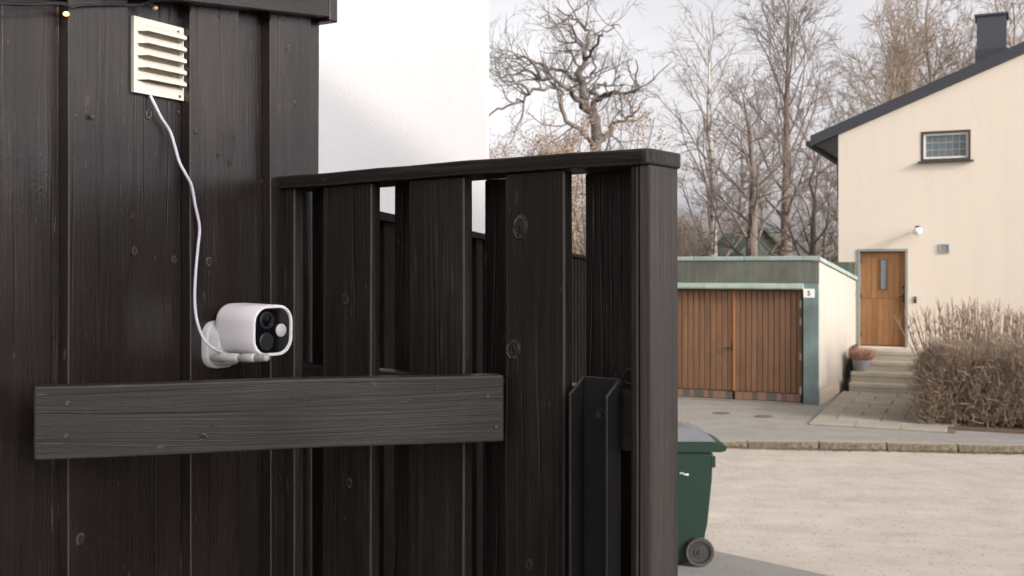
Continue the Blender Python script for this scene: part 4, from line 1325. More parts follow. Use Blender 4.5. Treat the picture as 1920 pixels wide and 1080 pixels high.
# snow-guard post on the roof
box('roof_hook', (hu(1617), 1.2, roof_z(hu(1617)) + .30), (.05, .05, .22), M['roof_metal'], hou)
# chimney
cx0, cx1 = hu(1829), hu(1889); cyb = 0.35
cdep = .62
zc0 = roof_z(cx0) - .1; zc1 = hz(1855, 22)
ch = box('chimney', ((cx0 + cx1) / 2, cyb + cdep / 2, (zc0 + zc1) / 2), (cx1 - cx0 - .03, cdep, zc1 - zc0), M['chimney_metal'], hou)
o = box('chimney_cap', (0, 0, (zc1 - zc0) / 2 + .022), (cx1 - cx0 + .05, cdep + .08, .04), M['chimney_metal'], ch)
bm = bmesh.new()
add_box(bm, ((cx0 + cx1) / 2, cyb + cdep / 2, roof_z((cx0 + cx1) / 2) + .27), (cx1 - cx0 + .03, cdep + .06, .36), Matrix.Rotation(-math.atan(slope) * 0, 3, 'Y'))
bm_obj('chimney_flashing', bm, M['roof_metal'], hou)
# window
wf = bpy.data.objects.new('window', None); link(wf, hou); wf.location = ((wx0 + wx1) / 2, 0, (wz0 + wz1) / 2)
ww, wh = wx1 - wx0, wz1 - wz0
def frame_bm(w, h, b, t):
    bm = bmesh.new()
    add_box(bm, (0, 0, h / 2 - b / 2), (w, t, b)); add_box(bm, (0, 0, -h / 2 + b / 2), (w, t, b))
    add_box(bm, (-w / 2 + b / 2, 0, 0), (b, t, h - 2 * b)); add_box(bm, (w / 2 - b / 2, 0, 0), (b, t, h - 2 * b))
    return bm
bm_obj('frame', frame_bm(ww, wh, .045, .07), M['window_dark'], wf, loc=(0, .025, 0))
bm_obj('sash', frame_bm(ww - .09, wh - .09, .040, .05), M['window_white'], wf, loc=(0, .055, 0))
gw_, gh_ = ww - .17, wh - .17
pb_ = None
for i in range(6):
    for j in range(3):
        pw, ph = gw_ / 6 - .017, gh_ / 3 - .017
        o = box('pane', (-gw_ / 2 + gw_ / 6 * (i + .5), .075 + random.uniform(-.002, .002), -gh_ / 2 + gh_ / 3 * (j + .5)), (pw, .006, ph), M['pane'], wf, rot=(random.uniform(-.02, .02), 0, random.uniform(-.02, .02)))
box('lead_bars', (0, .083, 0), (gw_, .008, gh_), M['lead'], wf)
box('sill', ((wx0 + wx1) / 2, -.03, wz0 - .022), (ww + .12, .15, .03), M['window_dark'], hou)
# front door
dr = bpy.data.objects.new('front_door', None); link(dr, hou); dr.location = ((dx0 + dx1) / 2, 0, dz0)
dw, dh = dx1 - dx0, dz1 - dz0
bm = bmesh.new()
add_box(bm, (0, .05, dh - .022), (dw + .03, .14, .05)); add_box(bm, (-dw / 2 + .012, .05, dh / 2 - .02), (.05, .14, dh - .045)); add_box(bm, (dw / 2 - .012, .05, dh / 2 - .02), (.05, .14, dh - .045))
bm_obj('frame', bm, M['door_frame'], dr)
iw = dw - .075
box('backing', (0, .115, dh / 2 - .03), (iw, .03, dh - .06), M['door_plank'], dr)
np_ = 8; pw = iw / np_
gx0, gx1 = hu(1650) - (dx0 + dx1) / 2, hu(1663) - (dx0 + dx1) / 2
gz0, gz1 = hz(1656, 543) - dz0, hz(1656, 487) - dz0
zsplit = hz(1655, 560) - dz0
for i in range(np_):
    xa = -iw / 2 + pw * i; xb = xa + pw
    cuts = [(.03, zsplit - .003), (zsplit + .003, dh - .055)]
    for za, zb_ in cuts:
        segs_ = [(xa, xb, za, zb_)]
        if za > .5 and xa < gx1 and xb > gx0:
            segs_ = [(xa, xb, za, gz0), (xa, xb, gz1, zb_)]
            if xa < gx0 - .008: segs_.append((xa, gx0, gz0 + .001, gz1 - .001))
            if xb > gx1 + .008: segs_.append((gx1, xb, gz0 + .001, gz1 - .001))
        for (a, b, c, e) in segs_:
            if b - a < .012: continue
            bm = box_bm((b - a - .004, .024, e - c), .003)
            o = bm_obj('plank', bm, M['door_plank'], dr, loc=((a + b) / 2, .085, (c + e) / 2))
box('glass', ((gx0 + gx1) / 2, .092, (gz0 + gz1) / 2), (gx1 - gx0, .008, gz1 - gz0), M['pane'], dr)
bm = frame_bm(gx1 - gx0 + .03, gz1 - gz0 + .03, .014, .02); bm_obj('glass_frame', bm, M['garage_plank'], dr, loc=((gx0 + gx1) / 2, .070, (gz0 + gz1) / 2))
bm = bmesh.new()
for q_ in range(1, 5): add_box(bm, (gx0 + (gx1 - gx0) * q_ / 5, .084, (gz0 + gz1) / 2), (.008, .008, gz1 - gz0 - .02))
bm_obj('glass_ribs', bm, M['lead'], dr)
bm = bmesh.new(); add_box(bm, (iw / 2 - .04, .06, 1.02), (.03, .03, .16)); add_box(bm, (iw / 2 - .08, .04, 1.05), (.11, .018, .018)); add_box(bm, (iw / 2 - .04, .062, 1.24), (.035, .025, .05))
bm_obj('handle', bm, M['black_steel'], dr)
for zz in (.25, 1.05, 1.8): box('hinge', (-iw / 2 + .01, .066, zz), (.02, .02, .1), M['black_steel'], dr)
# wall grille and bell push
vx, vz = hu(1771), hz(1771, 466)
vg = bpy.data.objects.new('wall_grille', None); link(vg, hou); vg.location = (vx, 0, vz)
bm_obj('frame', frame_bm(.19, .19, .025, .03), M['galv'], vg, loc=(0, -.012, 0))
for q_ in range(4): box('slat', (0, -.010, -.055 + q_ * .036), (.14, .018, .014), M['galv'], vg, rot=(.5, 0, 0))
box('grille_back', (0, .0, 0), (.15, .006, .15), M['lead'], vg)
bx_, bz_ = hu(1716), hz(1716, 562)
bp = box('bell_push', (bx_, -.012, bz_), (.05, .026, .13), M['black_steel'], hou)
bm = lathe([(.012, 0), (.012, .006)], 10); bm_obj('button', bm, M['galv'], bp, loc=(0, -.013, .02), rot=(math.radians(90), 0, 0))
# hairline cracks in the render
crk = []
for pts in (((1588, 262), (1585, 285), (1592, 305), (1604, 312), (1612, 340), (1618, 352)), ((1822, 180), (1825, 205), (1838, 222), (1838, 245)), ((1812, 325), (1803, 340), (1798, 352)), ((1645, 262), (1636, 272), (1645, 290))):
    crk.append(([(hu(a), -.0005, hz(a, b)) for a, b in pts], [.0013] * len(pts)))
me = tubes_mesh('cracks', crk, 4, [M['plinth']]); o = bpy.data.objects.new('wall_crack', me); link(o, hou)

# wall lamp: a globe on a short arm
lx, lz = hu(1722), hz(1722, 434)
wl_ = thing('wall_lamp', 'small white globe lamp on the cream wall right above the front door', 'wall lamp', tuple(HOU.pt(lx, 0, lz)), math.atan2(HOU.d.y, HOU.d.x))
bm = lathe([(.045, 0), (.045, .02), (.018, .03), (.016, .14), (.05, .15), (.05, .18)], 16)
bm_obj('arm', bm, M['galv'], wl_, True, rot=(math.radians(90), 0, 0), loc=(0, 0, .03))
bm = bmesh.new(); bmesh.ops.create_uvsphere(bm, u_segments=20, v_segments=12, radius=.088)
bm_obj('globe', bm, M['lamp_white'], wl_, 'all', loc=(0, -.235, .0))
bm = lathe([(.05, -.01), (.055, .02), (.02, .035)], 16); bm_obj('lamp_cap', bm, M['black_steel'], wl_, True, loc=(0, -.235, .075))

# steps up to the door
stp = thing('front_steps', 'worn concrete steps leading up to the wooden front door', 'steps', tuple(HOU.pt(0, 0, 0)), math.atan2(HOU.d.y, HOU.d.x))
zbase = 0.10; n_st = 4; rise = (dz0 - .04 - zbase) / n_st
sx0, sx1 = -.50, 1.05
fronts = [.62, .90, 1.18, 1.46]
for i in range(n_st):
    zt_ = dz0 - .04 - rise * i
    y1_ = 0.0 if i == 0 else -fronts[i - 1] + .02
    o = box('step', ((sx0 + sx1) / 2, (-fronts[i] + y1_) / 2 - .001, zt_ - .045), (sx1 - sx0, fronts[i] + y1_, .09), M['step_stone'], stp, bevel=.012)
    o2 = box('riser', ((sx0 + sx1) / 2, -fronts[i] + .198, (zt_ - .092 + 0) / 2 - .02), (sx1 - sx0 - .01, .38, zt_ - .092 + .04), M['step_stone'], stp)
bm = bmesh.new()
for i in range(n_st):
    zt_ = dz0 - .04 - rise * i
    y1_ = -.02 if i == 0 else -fronts[i - 1] + .001
    add_box(bm, (sx0 - .016, (-fronts[i] + y1_) / 2, zt_ / 2 + .03), (.022, fronts[i] + y1_ - .001, zt_ + .10))
bm_obj('stringer', bm, M['black_steel'], stp)

# paved path
path = bpy.data.objects.new('path', None); link(path); tag(path, kind='structure')
path.location = tuple(HOU.pt(0, 0, 0)); path.rotation_euler = (0, 0, math.atan2(HOU.d.y, HOU.d.x))
def path_z(v): return 0.006 + 0.10 * min(1, max(0, (5.57 - v) / 4.1))
bm = bmesh.new()
hexa(bm, [(-.63, -5.57, -.05), (1.6, -5.57, -.05), (1.6, -1.40, -.05), (-.63, -1.40, -.05), (-.63, -5.57, path_z(5.57)), (1.6, -5.57, path_z(5.57)), (1.6, -1.4, path_z(1.4)), (-.63, -1.4, path_z(1.4))])
bm_obj('path_bed', bm, M['joint'], path)
v = 5.57; row = 0
rp = random.Random(11)
while v > 1.6:
    dv = .52
    x = -.62 + (0 if row % 2 == 0 else -.35)
    while x < 1.55:
        w_ = .70
        xa, xb = max(x, -.62), min(x + w_, 1.58)
        if xb - xa > .08 and not (row == 0 and xb - xa < .3):
            bm = box_bm((xb - xa - .014, dv - .014, .03), .004)
            o = bm_obj('paving_slab', bm, M['slab'], path, loc=((xa + xb) / 2, -(v - dv / 2), path_z(v - dv / 2) + .004 + rp.uniform(-.003, .003)), rot=(math.atan(.1 / 4.1) + rp.uniform(-.006, .006), rp.uniform(-.006, .006), rp.uniform(-.004, .004)))
        x += w_
    v -= dv; row += 1

# flower pot on the steps
fp_ = HOU.pt(-.30, 1.02, 0)
pz = dz0 - .04 - rise * 2
pot = thing('flower_pot', 'grey round pot of dry orange heather on the left of the steps', 'flower pot', (fp_.x, fp_.y, pz))
bm = lathe([(.125, 0), (.165, .17), (.185, .205), (.185, .225), (.170, .225), (.160, .19), (.001, .18)], 24)
bm_obj('pot', bm, M['pot_grey'], pot, True)
rt = random.Random(21); polys = []
for i in range(420):
    a = rt.uniform(0, 6.28); r_ = .14 * math.sqrt(rt.random()); lean = rt.uniform(.1, .8)
    p = Vector((r_ * math.cos(a), r_ * math.sin(a), .17)); L = rt.uniform(.16, .34)
    dvec = Vector((math.cos(a) * r_ / .14 * lean, math.sin(a) * r_ / .14 * lean, 1)).normalized()
    p2 = p + dvec * L * .6; p3 = p + dvec * L + Vector((rt.uniform(-.03, .03), rt.uniform(-.03, .03), rt.uniform(-.03, .01)))
    polys.append(([tuple(p), tuple(p2), tuple(p3)], [.004, .007, .004]))
o = link(bpy.data.objects.new('plant', tubes_mesh('plant', polys, 3, [M['heather']])), pot); o['kind'] = 'stuff'

# ================================================================== WHEELIE BIN
BD = 9.45
bx = lambda px: K(px) * BD
bz = lambda py: Zat(py, BD)
wb_ = thing('wheelie_bin', 'dark green wheelie bin with grey lid beside the end of the black fence', 'wheelie bin', (bx(1262), BD + .29, -.088))
def BP(px, py): return (bx(px) - bx(1262), bz(py) + .088)
def slab_y(poly, y0, y1, taper=0.0):
    bm = bmesh.new()
    a = [bm.verts.new((x, y0, z)) for x, z in poly]; b = [bm.verts.new((x, y1, z)) for x, z in poly]
    bm.faces.new(a); bm.faces.new(b[::-1]); n = len(poly)
    for i in range(n): bm.faces.new((a[i], b[i], b[(i + 1) % n], a[(i + 1) % n]))
    return bm
body = [BP(1192, 848), BP(1338, 848), BP(1335, 900), BP(1327, 985), BP(1318, 1040), BP(1300, 1058), BP(1212, 1058)]
bm = slab_y(body, -.29, .29)
for vtx in bm.verts:
    t = (vtx.co.z / .95); vtx.co.y *= 0.86 + .14 * min(1, max(0, t))
bmesh.ops.bevel(bm, geom=[e for e in bm.edges], offset=.018, segments=2, affect='EDGES')
bm_obj('body', bm, M['bin_green'], wb_, True)
rim = [BP(1185, 848), BP(1352, 848), BP(1362, 845), BP(1362, 836), BP(1338, 829), BP(1185, 829)]
bm = slab_y(rim, -.30, .30); bmesh.ops.bevel(bm, geom=list(bm.edges), offset=.006, segments=2, affect='EDGES')
bm_obj('rim', bm, M['bin_green'], wb_, True)
lid = [BP(1180, 830), BP(1345, 830), BP(1338, 822), BP(1318, 811), BP(1275, 804), BP(1200, 808), BP(1182, 818)]
bm = slab_y(lid, -.295, .295)
for vtx in bm.verts:
    if vtx.co.z > BP(0, 825)[1]:
        vtx.co.y *= 1 - .42 * (vtx.co.z - BP(0, 825)[1]) / .1
bmesh.ops.bevel(bm, geom=list(bm.edges), offset=.010, segments=2, affect='EDGES')
bm_obj('lid', bm, M['bin_lid'], wb_, True)
for yy in (-.22, .22):
    x_, z_ = BP(1347, 833)
    bm = bmesh.new(); add_box(bm, (x_, yy, z_), (.07, .07, .035), Matrix.Rotation(.4, 3, 'Y')); bm_obj('hinge', bm, M['bin_green'], wb_)
# rear handle stay
x_, z_ = BP(1336, 862)
bm = bmesh.new(); add_box(bm, (x_ + .012, -.27, z_ - .02), (.03, .03, .10)); bm_obj('handle_stay', bm, M['bin_green'], wb_)
wxx, wzz = BP(1312, 1035)
def wheel(y, sgn):
    wh_ = bpy.data.objects.new('wheel', None); link(wh_, wb_); wh_.location = (wxx, y, wzz); wh_.rotation_euler = (math.radians(90), 0, 0)
    bm = lathe([(.100, -.022), (.122, -.024), (.128, -.014), (.128, .014), (.122, .024), (.100, .022), (.100, -.022)], 40); bm_obj('tyre', bm, M['tyre'], wh_, True)
    bm = lathe([(.099, -.016), (.099, .014), (.092, .018), (.088, .010), (.060, .008), (.056, .012), (.02, .013), (.018, .022), (.001, .022)], 40); bm_obj('rim', bm, M['rim'], wh_, True)
wheel(-.285, -1); wheel(.285, 1)
bm = lathe([(.012, -.28), (.012, .28)], 10); bm_obj('axle', bm, M['black_steel'], wb_, rot=(math.radians(90), 0, 0), loc=(wxx, 0, wzz))
# white scuffs left on the flank
rs = random.Random(4); Vs = []; Fs = []
for cxp, cyp, nn in ((1280, 888, 5), (1287, 890, 6)):
    for q_ in range(nn):
        x_, z_ = BP(cxp + rs.uniform(-3.5, 3.5), cyp + rs.uniform(-2, 2)); s_ = rs.uniform(.003, .008)
        b0_ = len(Vs); a = rs.uniform(0, 3)
        yo = -.29 * (0.86 + .14 * min(1, max(0, z_ / .95))) - .0022
        for t_ in range(4): Vs.append((x_ + s_ * 1.5 * math.cos(a + t_ * 1.57), yo + 0.0, z_ + s_ * .7 * math.sin(a + t_ * 1.57)))
        Fs.append((b0_, b0_ + 1, b0_ + 2, b0_ + 3))
o = link(bpy.data.objects.new('scuff_mark', raw_mesh('scuff_mark', np.array(Vs), np.array(Fs), [M['sign_white']], False)), wb_)
# dry leaves lying on the lid
Vs = []; Fs = []
rs = random.Random(8)
lx0, lz0 = bx(1262), -.088
for q_ in range(16):
    x_, z_ = BP(rs.uniform(1255, 1299), 803); a = rs.uniform(0, 6.28); s_ = rs.uniform(.02, .04); yy = rs.uniform(-.13, .1)
    c_ = Vector((x_ + lx0, yy + BD + .29, z_ + lz0 + .006 + rs.uniform(0, .012)))
    b0_ = len(Vs)
    for t_, (ra, wz) in enumerate(((1, .3), (.5, 0), (1, .25), (.5, 0))):
        aa = a + t_ * 1.57; Vs.append((c_.x + s_ * ra * math.cos(aa), c_.y + s_ * ra * math.sin(aa), c_.z + s_ * wz))
    Fs.append((b0_, b0_ + 1, b0_ + 2, b0_ + 3))
o = link(bpy.data.objects.new('dry_leaves', raw_mesh('dry_leaves', np.array(Vs), np.array(Fs), [M['leaf_brown']], False)))
tag(o, 'a few dry brown leaves lying on the grey bin lid', None, None, 'stuff')

# ================================================================== VEGETATION
def rv(r):
    while True:
        v = (r.uniform(-1, 1), r.uniform(-1, 1), r.uniform(-1, 1))
        l = v[0] * v[0] + v[1] * v[1] + v[2] * v[2]
        if 0.01 < l < 1: l = math.sqrt(l); return (v[0] / l, v[1] / l, v[2] / l)
def nrm(a):
    l = math.sqrt(a[0] ** 2 + a[1] ** 2 + a[2] ** 2) or 1.0
    return (a[0] / l, a[1] / l, a[2] / l)
def walk(r, p, d, L, n, wob, up):
    pts = [p]; s = L / n
    for i in range(n):
        w = rv(r)
        d = nrm((d[0] + wob * w[0], d[1] + wob * w[1], d[2] + wob * w[2] + up))
        p = (p[0] + d[0] * s, p[1] + d[1] * s, p[2] + d[2] * s)
        pts.append(p)
    return pts, d
def taper(r0, r1, n): return [r0 + (r1 - r0) * i / n for i in range(n + 1)]
def children(r, pts, rad, level, spec, out):
    """spec: per level dict(count per metre, length, length jitter, angle, wob, up, n)"""
    if level >= len(spec): return
    s = spec[level]
    L = sum(math.dist(a, b) for a, b in zip(pts, pts[1:]))
    cnt = L * s['rate']; cnt = int(cnt) + (1 if r.random() < cnt - int(cnt) else 0)
    n = len(pts) - 1
    for c in range(cnt):
        t = s.get('start', .2) + (1 - s.get('start', .2)) * r.random()
        f = t * n; i = min(n - 1, int(f)); q = f - i
        a, b = pts[i], pts[i + 1]
        p = tuple(a[k] + (b[k] - a[k]) * q for k in range(3))
        tg = nrm(tuple(b[k] - a[k] for k in range(3)))
        w = rv(r)
        dp = w[0] * tg[0] + w[1] * tg[1] + w[2] * tg[2]
        w = nrm((w[0] - dp * tg[0], w[1] - dp * tg[1], w[2] - dp * tg[2]))
        ang = math.radians(s['angle'] * r.uniform(.65, 1.3))
        d = nrm(tuple(tg[k] * math.cos(ang) + w[k] * math.sin(ang) for k in range(3)))
        LL = s['len'] * r.uniform(.5, 1.25) * (1.15 - .55 * t)
        rb = min(rad[min(n, i + 1)] * .75, s['rad']) * r.uniform(.7, 1.1)
        rb = max(rb, spec[-1]['rad'] * .8)
        cp, _ = walk(r, p, d, LL, s['n'], s['wob'], s['up'])
        cr_ = taper(rb, max(rb * .35, spec[-1]['rad'] * .55), s['n'])
        out.append((level, cp, cr_))
        children(r, cp, cr_, level + 1, spec, out)
def tree_mesh(name, seed, limbs, spec, trunk_sides=8):
    """limbs: list of (points, radii). Returns (trunk mesh polys, crown polys)"""
    r = random.Random(seed)
    trunk = [(list(map(tuple, p)), rd) for p, rd in limbs]
    out = []
    for p, rd in trunk: children(r, p, rd, 0, spec, out)
    return trunk, [(p, rd) for l, p, rd in out if l == 0], [(p, rd) for l, p, rd in out if l > 0]
def build_tree(name, label, cat, base, trunk, limbs, twigs, m_trunk, m_twig, group=None, m_limb=None):
    t = thing(name, label, cat, base, 0, group)
    a = tubes_mesh('trunk', trunk, 9, [m_trunk]); link(bpy.data.objects.new('trunk', a), t)
    if limbs: link(bpy.data.objects.new('branches', tubes_mesh('branches', limbs, 5, [m_limb or m_twig])), t)['kind'] = 'stuff'
    tw = link(bpy.data.objects.new('crown', tubes_mesh('crown', twigs, 3, [m_twig])), t); tw['kind'] = 'stuff'
    return t
def copy_tree(src, loc, rz, sc_, label, group=None):
    o = src.copy(); COL.objects.link(o); o.location = loc; o.rotation_euler = (0, 0, rz); o.scale = sc_
    o['label'] = label
    if group: o['group'] = group
    for chd in src.children:
        c = chd.copy(); COL.objects.link(c); c.parent = o
    return o

def crook(r, pts, amt, n=3):
    """make a hand-laid limb crooked like an old oak's"""
    P = smooth_path(pts, n)
    return [tuple(p + Vector((r.gauss(0, amt), r.gauss(0, amt), r.gauss(0, amt * .8)))) if 0 < i < len(P) - 1 else tuple(p) for i, p in enumerate(P)]

# --- old oak
OD = 45.0
ro = random.Random(12)
ob_ = Vector((K(1116) * OD, OD, -.1))
def opx(px, py, dy=0.0):
    p = at(px, py, OD); p.y += dy; return p - ob_
oak_limbs = []
def ol(pts, r0, r1, amt=.065):
    P = crook(ro, [opx(*p) for p in pts], amt)
    r0 *= .62; r1 *= .55
    oak_limbs.append((P, [r0 + (r1 - r0) * (i / (len(P) - 1)) ** .8 for i in range(len(P))]))
ol([(1113, 575), (1113, 480), (1115, 380), (1116, 300), (1118, 240)], .62, .42, .05)
ol([(1118, 240), (1106, 212), (1093, 186), (1090, 160), (1086, 140), (1096, 112), (1094, 92), (1104, 72), (1096, 50), (1080, 36), (1062, 28), (1045, 17)], .36, .05)
ol([(1118, 240), (1121, 205, 1), (1122, 178, 1.5), (1128, 166, 2), (1112, 156, 2), (1097, 152, 2), (1100, 130, 2.5), (1090, 110, 2), (1070, 70, 2), (1056, 40, 2)], .30, .05)
ol([(1100, 206), (1078, 190, -1), (1060, 181, -2), (1035, 172, -3), (1010, 172, -3), (985, 160, -3.5), (958, 148, -4)], .22, .05)
ol([(1115, 285), (1085, 262, -2), (1062, 250, -3), (1050, 225, -3), (1046, 200, -3), (1043, 190, -3), (1012, 196, -4), (990, 206, -4), (975, 218, -4), (950, 222, -4), (930, 240, -4), (905, 246, -4)], .17, .06)
ol([(1090, 156), (1078, 142, 1), (1066, 128, 1), (1048, 116, 2), (1030, 112, 2), (1010, 100, 2), (995, 104, 2), (975, 92, 2), (950, 80, 3)], .18, .04)
ol([(1118, 275), (1140, 252, 1), (1150, 240, 2), (1160, 218, 3), (1170, 210, 3), (1190, 206, 3), (1198, 196, 3), (1212, 186, 3), (1222, 170, 3), (1230, 162, 3)], .22, .04)
ol([(1122, 180, 1), (1140, 174, 0), (1152, 180, -1), (1180, 180, -1), (1192, 172, -1), (1190, 150, -1), (1182, 130, -2)], .18, .04)
ol([(1112, 156, 2), (1128, 140, 3), (1145, 130, 3), (1160, 132, 4), (1175, 115, 4), (1190, 110, 4)], .15, .035)
ol([(1096, 112), (1112, 98, -1), (1118, 84, -2), (1136, 76, -2), (1140, 66, -2), (1155, 72, -2)], .12, .03)
ol([(1094, 92), (1078, 82, -1), (1062, 66, -2), (1040, 68, -2), (1020, 62, -3), (1002, 62, -3)], .11, .03)
ol([(1100, 130, 2), (1118, 118, 3), (1130, 100, 3), (1128, 80, 4), (1118, 60, 4), (1106, 36, 4)], .13, .03)
ol([(1010, 172, -3), (990, 148, -4), (972, 140, -4), (950, 152, -5), (925, 160, -5)], .10, .03)
ol([(990, 206, -4), (970, 190, -5), (950, 192, -5), (930, 178, -6), (912, 190, -6)], .10, .03)
oak_spec = [dict(rate=1.45, len=2.3, angle=55, wob=.34, up=.07, n=7, rad=.045, start=.15),
            dict(rate=2.6, len=1.0, angle=50, wob=.32, up=.07, n=4, rad=.021, start=.1),
            dict(rate=4.6, len=.55, angle=42, wob=.3, up=.05, n=3, rad=.009, start=.15)]
tr, lb_, tw = tree_mesh('oak', 5, oak_limbs[1:], oak_spec)
build_tree('oak_tree', 'large gnarled bare oak rising behind the fence, next to the white building', 'tree', tuple(ob_), oak_limbs, lb_, tw, M['bark_oak'], M['bark_oak'])

# --- upright trees (birch, maple kind): generated round a trunk polyline
def upright(name, label, px, py_top, d, seed, m_trunk, m_twig, r0, spread, n_limb, lean=0.0, start=.22, fine=1.0, up=.05, ang=38, droop=0.0, twr=.009, bend=.2, group=None):
    r = random.Random(seed)
    base = Vector((K(px) * d, d, -.15))
    H = Zat(py_top, d) + .15
    pts = []; nseg = 12
    ox, oy = 0, 0
    for i in range(nseg + 1):
        t = i / nseg
        if i: ox += r.gauss(0, bend * .5); oy += r.gauss(0, bend * .5)
        pts.append((ox * t + lean * t * H, oy * t, H * t))
    limbs = [(pts, [max(.02, r0 * (1 - t / nseg) ** .85) if t < nseg else .02 for t in range(nseg + 1)])]
    for i in range(n_limb):
        t = start + (0.97 - start) * ((i + r.random()) / n_limb)
        f = t * nseg; k_ = min(nseg - 1, int(f)); q_ = f - k_
        p = tuple(pts[k_][c] + (pts[k_ + 1][c] - pts[k_][c]) * q_ for c in range(3))
        az = i * 2.4 + r.uniform(-.5, .5); el = math.radians(90 - ang * r.uniform(.7, 1.3))
        dvec = (math.cos(az) * math.cos(el), math.sin(az) * math.cos(el), math.sin(el))
        LL = spread * r.uniform(.7, 1.15) * (1.25 - t) * (1.0 if t > .3 else .8)
        P, _ = walk(r, p, dvec, LL, 9, .17, up)
        limbs.append((P, taper(r0 * .27 * (1.15 - t), .014, 9)))
    spec = [dict(rate=2.2 * fine, len=spread * .34, angle=42, wob=.28, up=up * .6 - droop * .5, n=5, rad=.026, start=.18),
            dict(rate=3.6 * fine, len=spread * .17, angle=40, wob=.28, up=.02 - droop, n=4, rad=twr * 1.5, start=.1),
            dict(rate=4.6 * fine, len=spread * .10, angle=36, wob=.25, up=.0 - droop, n=2, rad=twr, start=.1)]
    out = []
    for p, rd in limbs[1:]: children(r, p, rd, 0, spec, out)
    return build_tree(name, label, 'tree', tuple(base), limbs[:1], limbs[1:] + [(p, rd) for l, p, rd in out if l == 0], [(p, rd) for l, p, rd in out if l > 0], m_trunk, m_twig, group)

birch = upright('birch_tree', 'slender birch with a pale mottled trunk and fine drooping twigs', 1337, 45, 40, 31, M['bark_birch'], M['bark_pale'], .23, 4.4, 26, 0.002, .2, 1.0, .06, 34, .07, .008, .12)
tall = upright('tall_tree', 'tallest straight bare tree, just left of the house roof', 1474, -25, 42, 44, M['bark_brown'], M['bark_brown'], .29, 5.4, 26, .001, .28, .95, .07, 40, 0, .010, .10)
mid = upright('maple_tree', 'stout-trunked bare tree with a rounded brown crown between birch and tallest tree', 1412, 175, 38, 53, M['bark_brown'], M['bark_brown'], .31, 4.0, 22, .004, .26, 1.15, .02, 50, 0, .009, .25)
dark = upright('hazel_tree', 'dark low many-branched tree against the left edge of the house', 1512, 235, 34, 67, M['bark_dark'], M['bark_brown'], .17, 3.6, 24, .012, .10, 1.05, .03, 46, 0, .008, .3)
wil = upright('lime_tree', 'broad tan fine-twigged tree behind the house roof, left of the others there', 1655, 50, 50, 71, M['bark_tan'], M['bark_tan'], .30, 6.4, 34, 0, .2, .84, .06, 42, .01, .012, .2)
copy_tree(wil, (K(1760) * 55, 55, -.15), 2.1, (1.05, 1.05, 1.16), 'broad tan fine-twigged tree behind the house roof, just left of the chimney')
copy_tree(wil, (K(1905) * 52, 52, -.15), 4.0, (1, 1, 1.13), 'tan fine-twigged tree partly hidden behind the chimney at the right edge')
copy_tree(tall, (K(1700) * 62, 62, -.15), 1.3, (1.1, 1.1, 1.18), 'taller dark-stemmed tree showing above the tan trees behind the house')
copy_tree(mid, (K(1585) * 58, 58, -.15), .7, (1.1, 1.1, 1.2), 'brown tree far back between the tallest tree and the house eave')
copy_tree(birch, (K(1390) * 60, 60, -.15), 2.6, (1, 1, .95), 'farther thin birch showing faintly between the near birch and the stout tree')
copy_tree(dark, (K(1548) * 40, 40, -.15), 4.4, (.8, .8, .85), 'small dark tree whose stems stand right beside the house wall')
copy_tree(mid, (K(1240) * 70, 70, -.15), 2.9, (1.0, 1.0, .72), 'distant low brown tree just above the right end of the fence cap')

# --- beech that keeps its rusty leaves, behind the fence
def leafy(name, label, px, py_top, d, seed, w, mleaf, mtwig, nleaf):
    r = random.Random(seed)
    base = Vector((K(px) * d, d, -.15)); H = Zat(py_top, d) + .15
    limbs = []
    for i in range(15):
        az = r.uniform(0, 6.28); el = math.radians(r.uniform(58, 86))
        P, _ = walk(r, (r.uniform(-.3, .3), r.uniform(-.3, .3), 0), (math.cos(az) * math.cos(el), math.sin(az) * math.cos(el), math.sin(el)), H * r.uniform(.85, 1.08), 9, .12, .03)
        limbs.append((P, taper(.05, .008, 9)))
    spec = [dict(rate=1.7, len=w * .42, angle=48, wob=.3, up=.05, n=5, rad=.04, start=.25), dict(rate=2.6, len=w * .2, angle=42, wob=.3, up=.04, n=3, rad=.016, start=.1), dict(rate=3, len=w * .1, angle=42, wob=.3, up=.03, n=2, rad=.010, start=.1)]
    out = []
    for p, rd in limbs: children(r, p, rd, 0, spec, out)
    t = build_tree(name, label, 'tree', tuple(base), limbs, [(p, rd) for l, p, rd in out if l == 0], [(p, rd) for l, p, rd in out if l > 0], M['bark_brown'], mtwig)
    tw = [p for l, p, rd in out if l > 0]
    Vs = np.zeros((nleaf * 4, 3)); k_ = 0
    clump = [r.random() for _ in tw]
    idx = [i for i in range(len(tw)) if clump[i] > .35]
    for i in range(nleaf):
        p = tw[r.choice(idx)][-1]; c = [p[q_] + r.gauss(0, .10) for q_ in range(3)]; a = rv(r); b = rv(r); s_ = r.uniform(.02, .045)
        for q_, (sa, sb) in enumerate(((1, 0), (0, .6), (-1, 0), (0, -.6))):
            Vs[i * 4 + q_] = [c[m] + s_ * (sa * a[m] + sb * b[m]) for m in range(3)]
    o = link(bpy.data.objects.new('leaves', raw_mesh('leaves', Vs, np.arange(nleaf * 4).reshape(-1, 4), [mleaf], False)), t); o['kind'] = 'stuff'
    return t
beech = leafy('beech_tree', 'low beech with rusty withered leaves in front of the oak, above the fence cap', 1030, 225, 33, 81, 3.4, M['leaf_rust'], M['bark_tan'], 24000)
leafy('thicket_bush', 'straw-coloured twiggy bush seen through the gap in the fence and above its cap', 1110, 236, 28, 83, 2.2, M['leaf_straw'], M['leaf_straw'], 7000)
copy_tree(beech, (K(1255) * 36, 36, -.15), 2.2, (.72, .72, .66), 'small rusty-leaved beech at the right end of the fence')
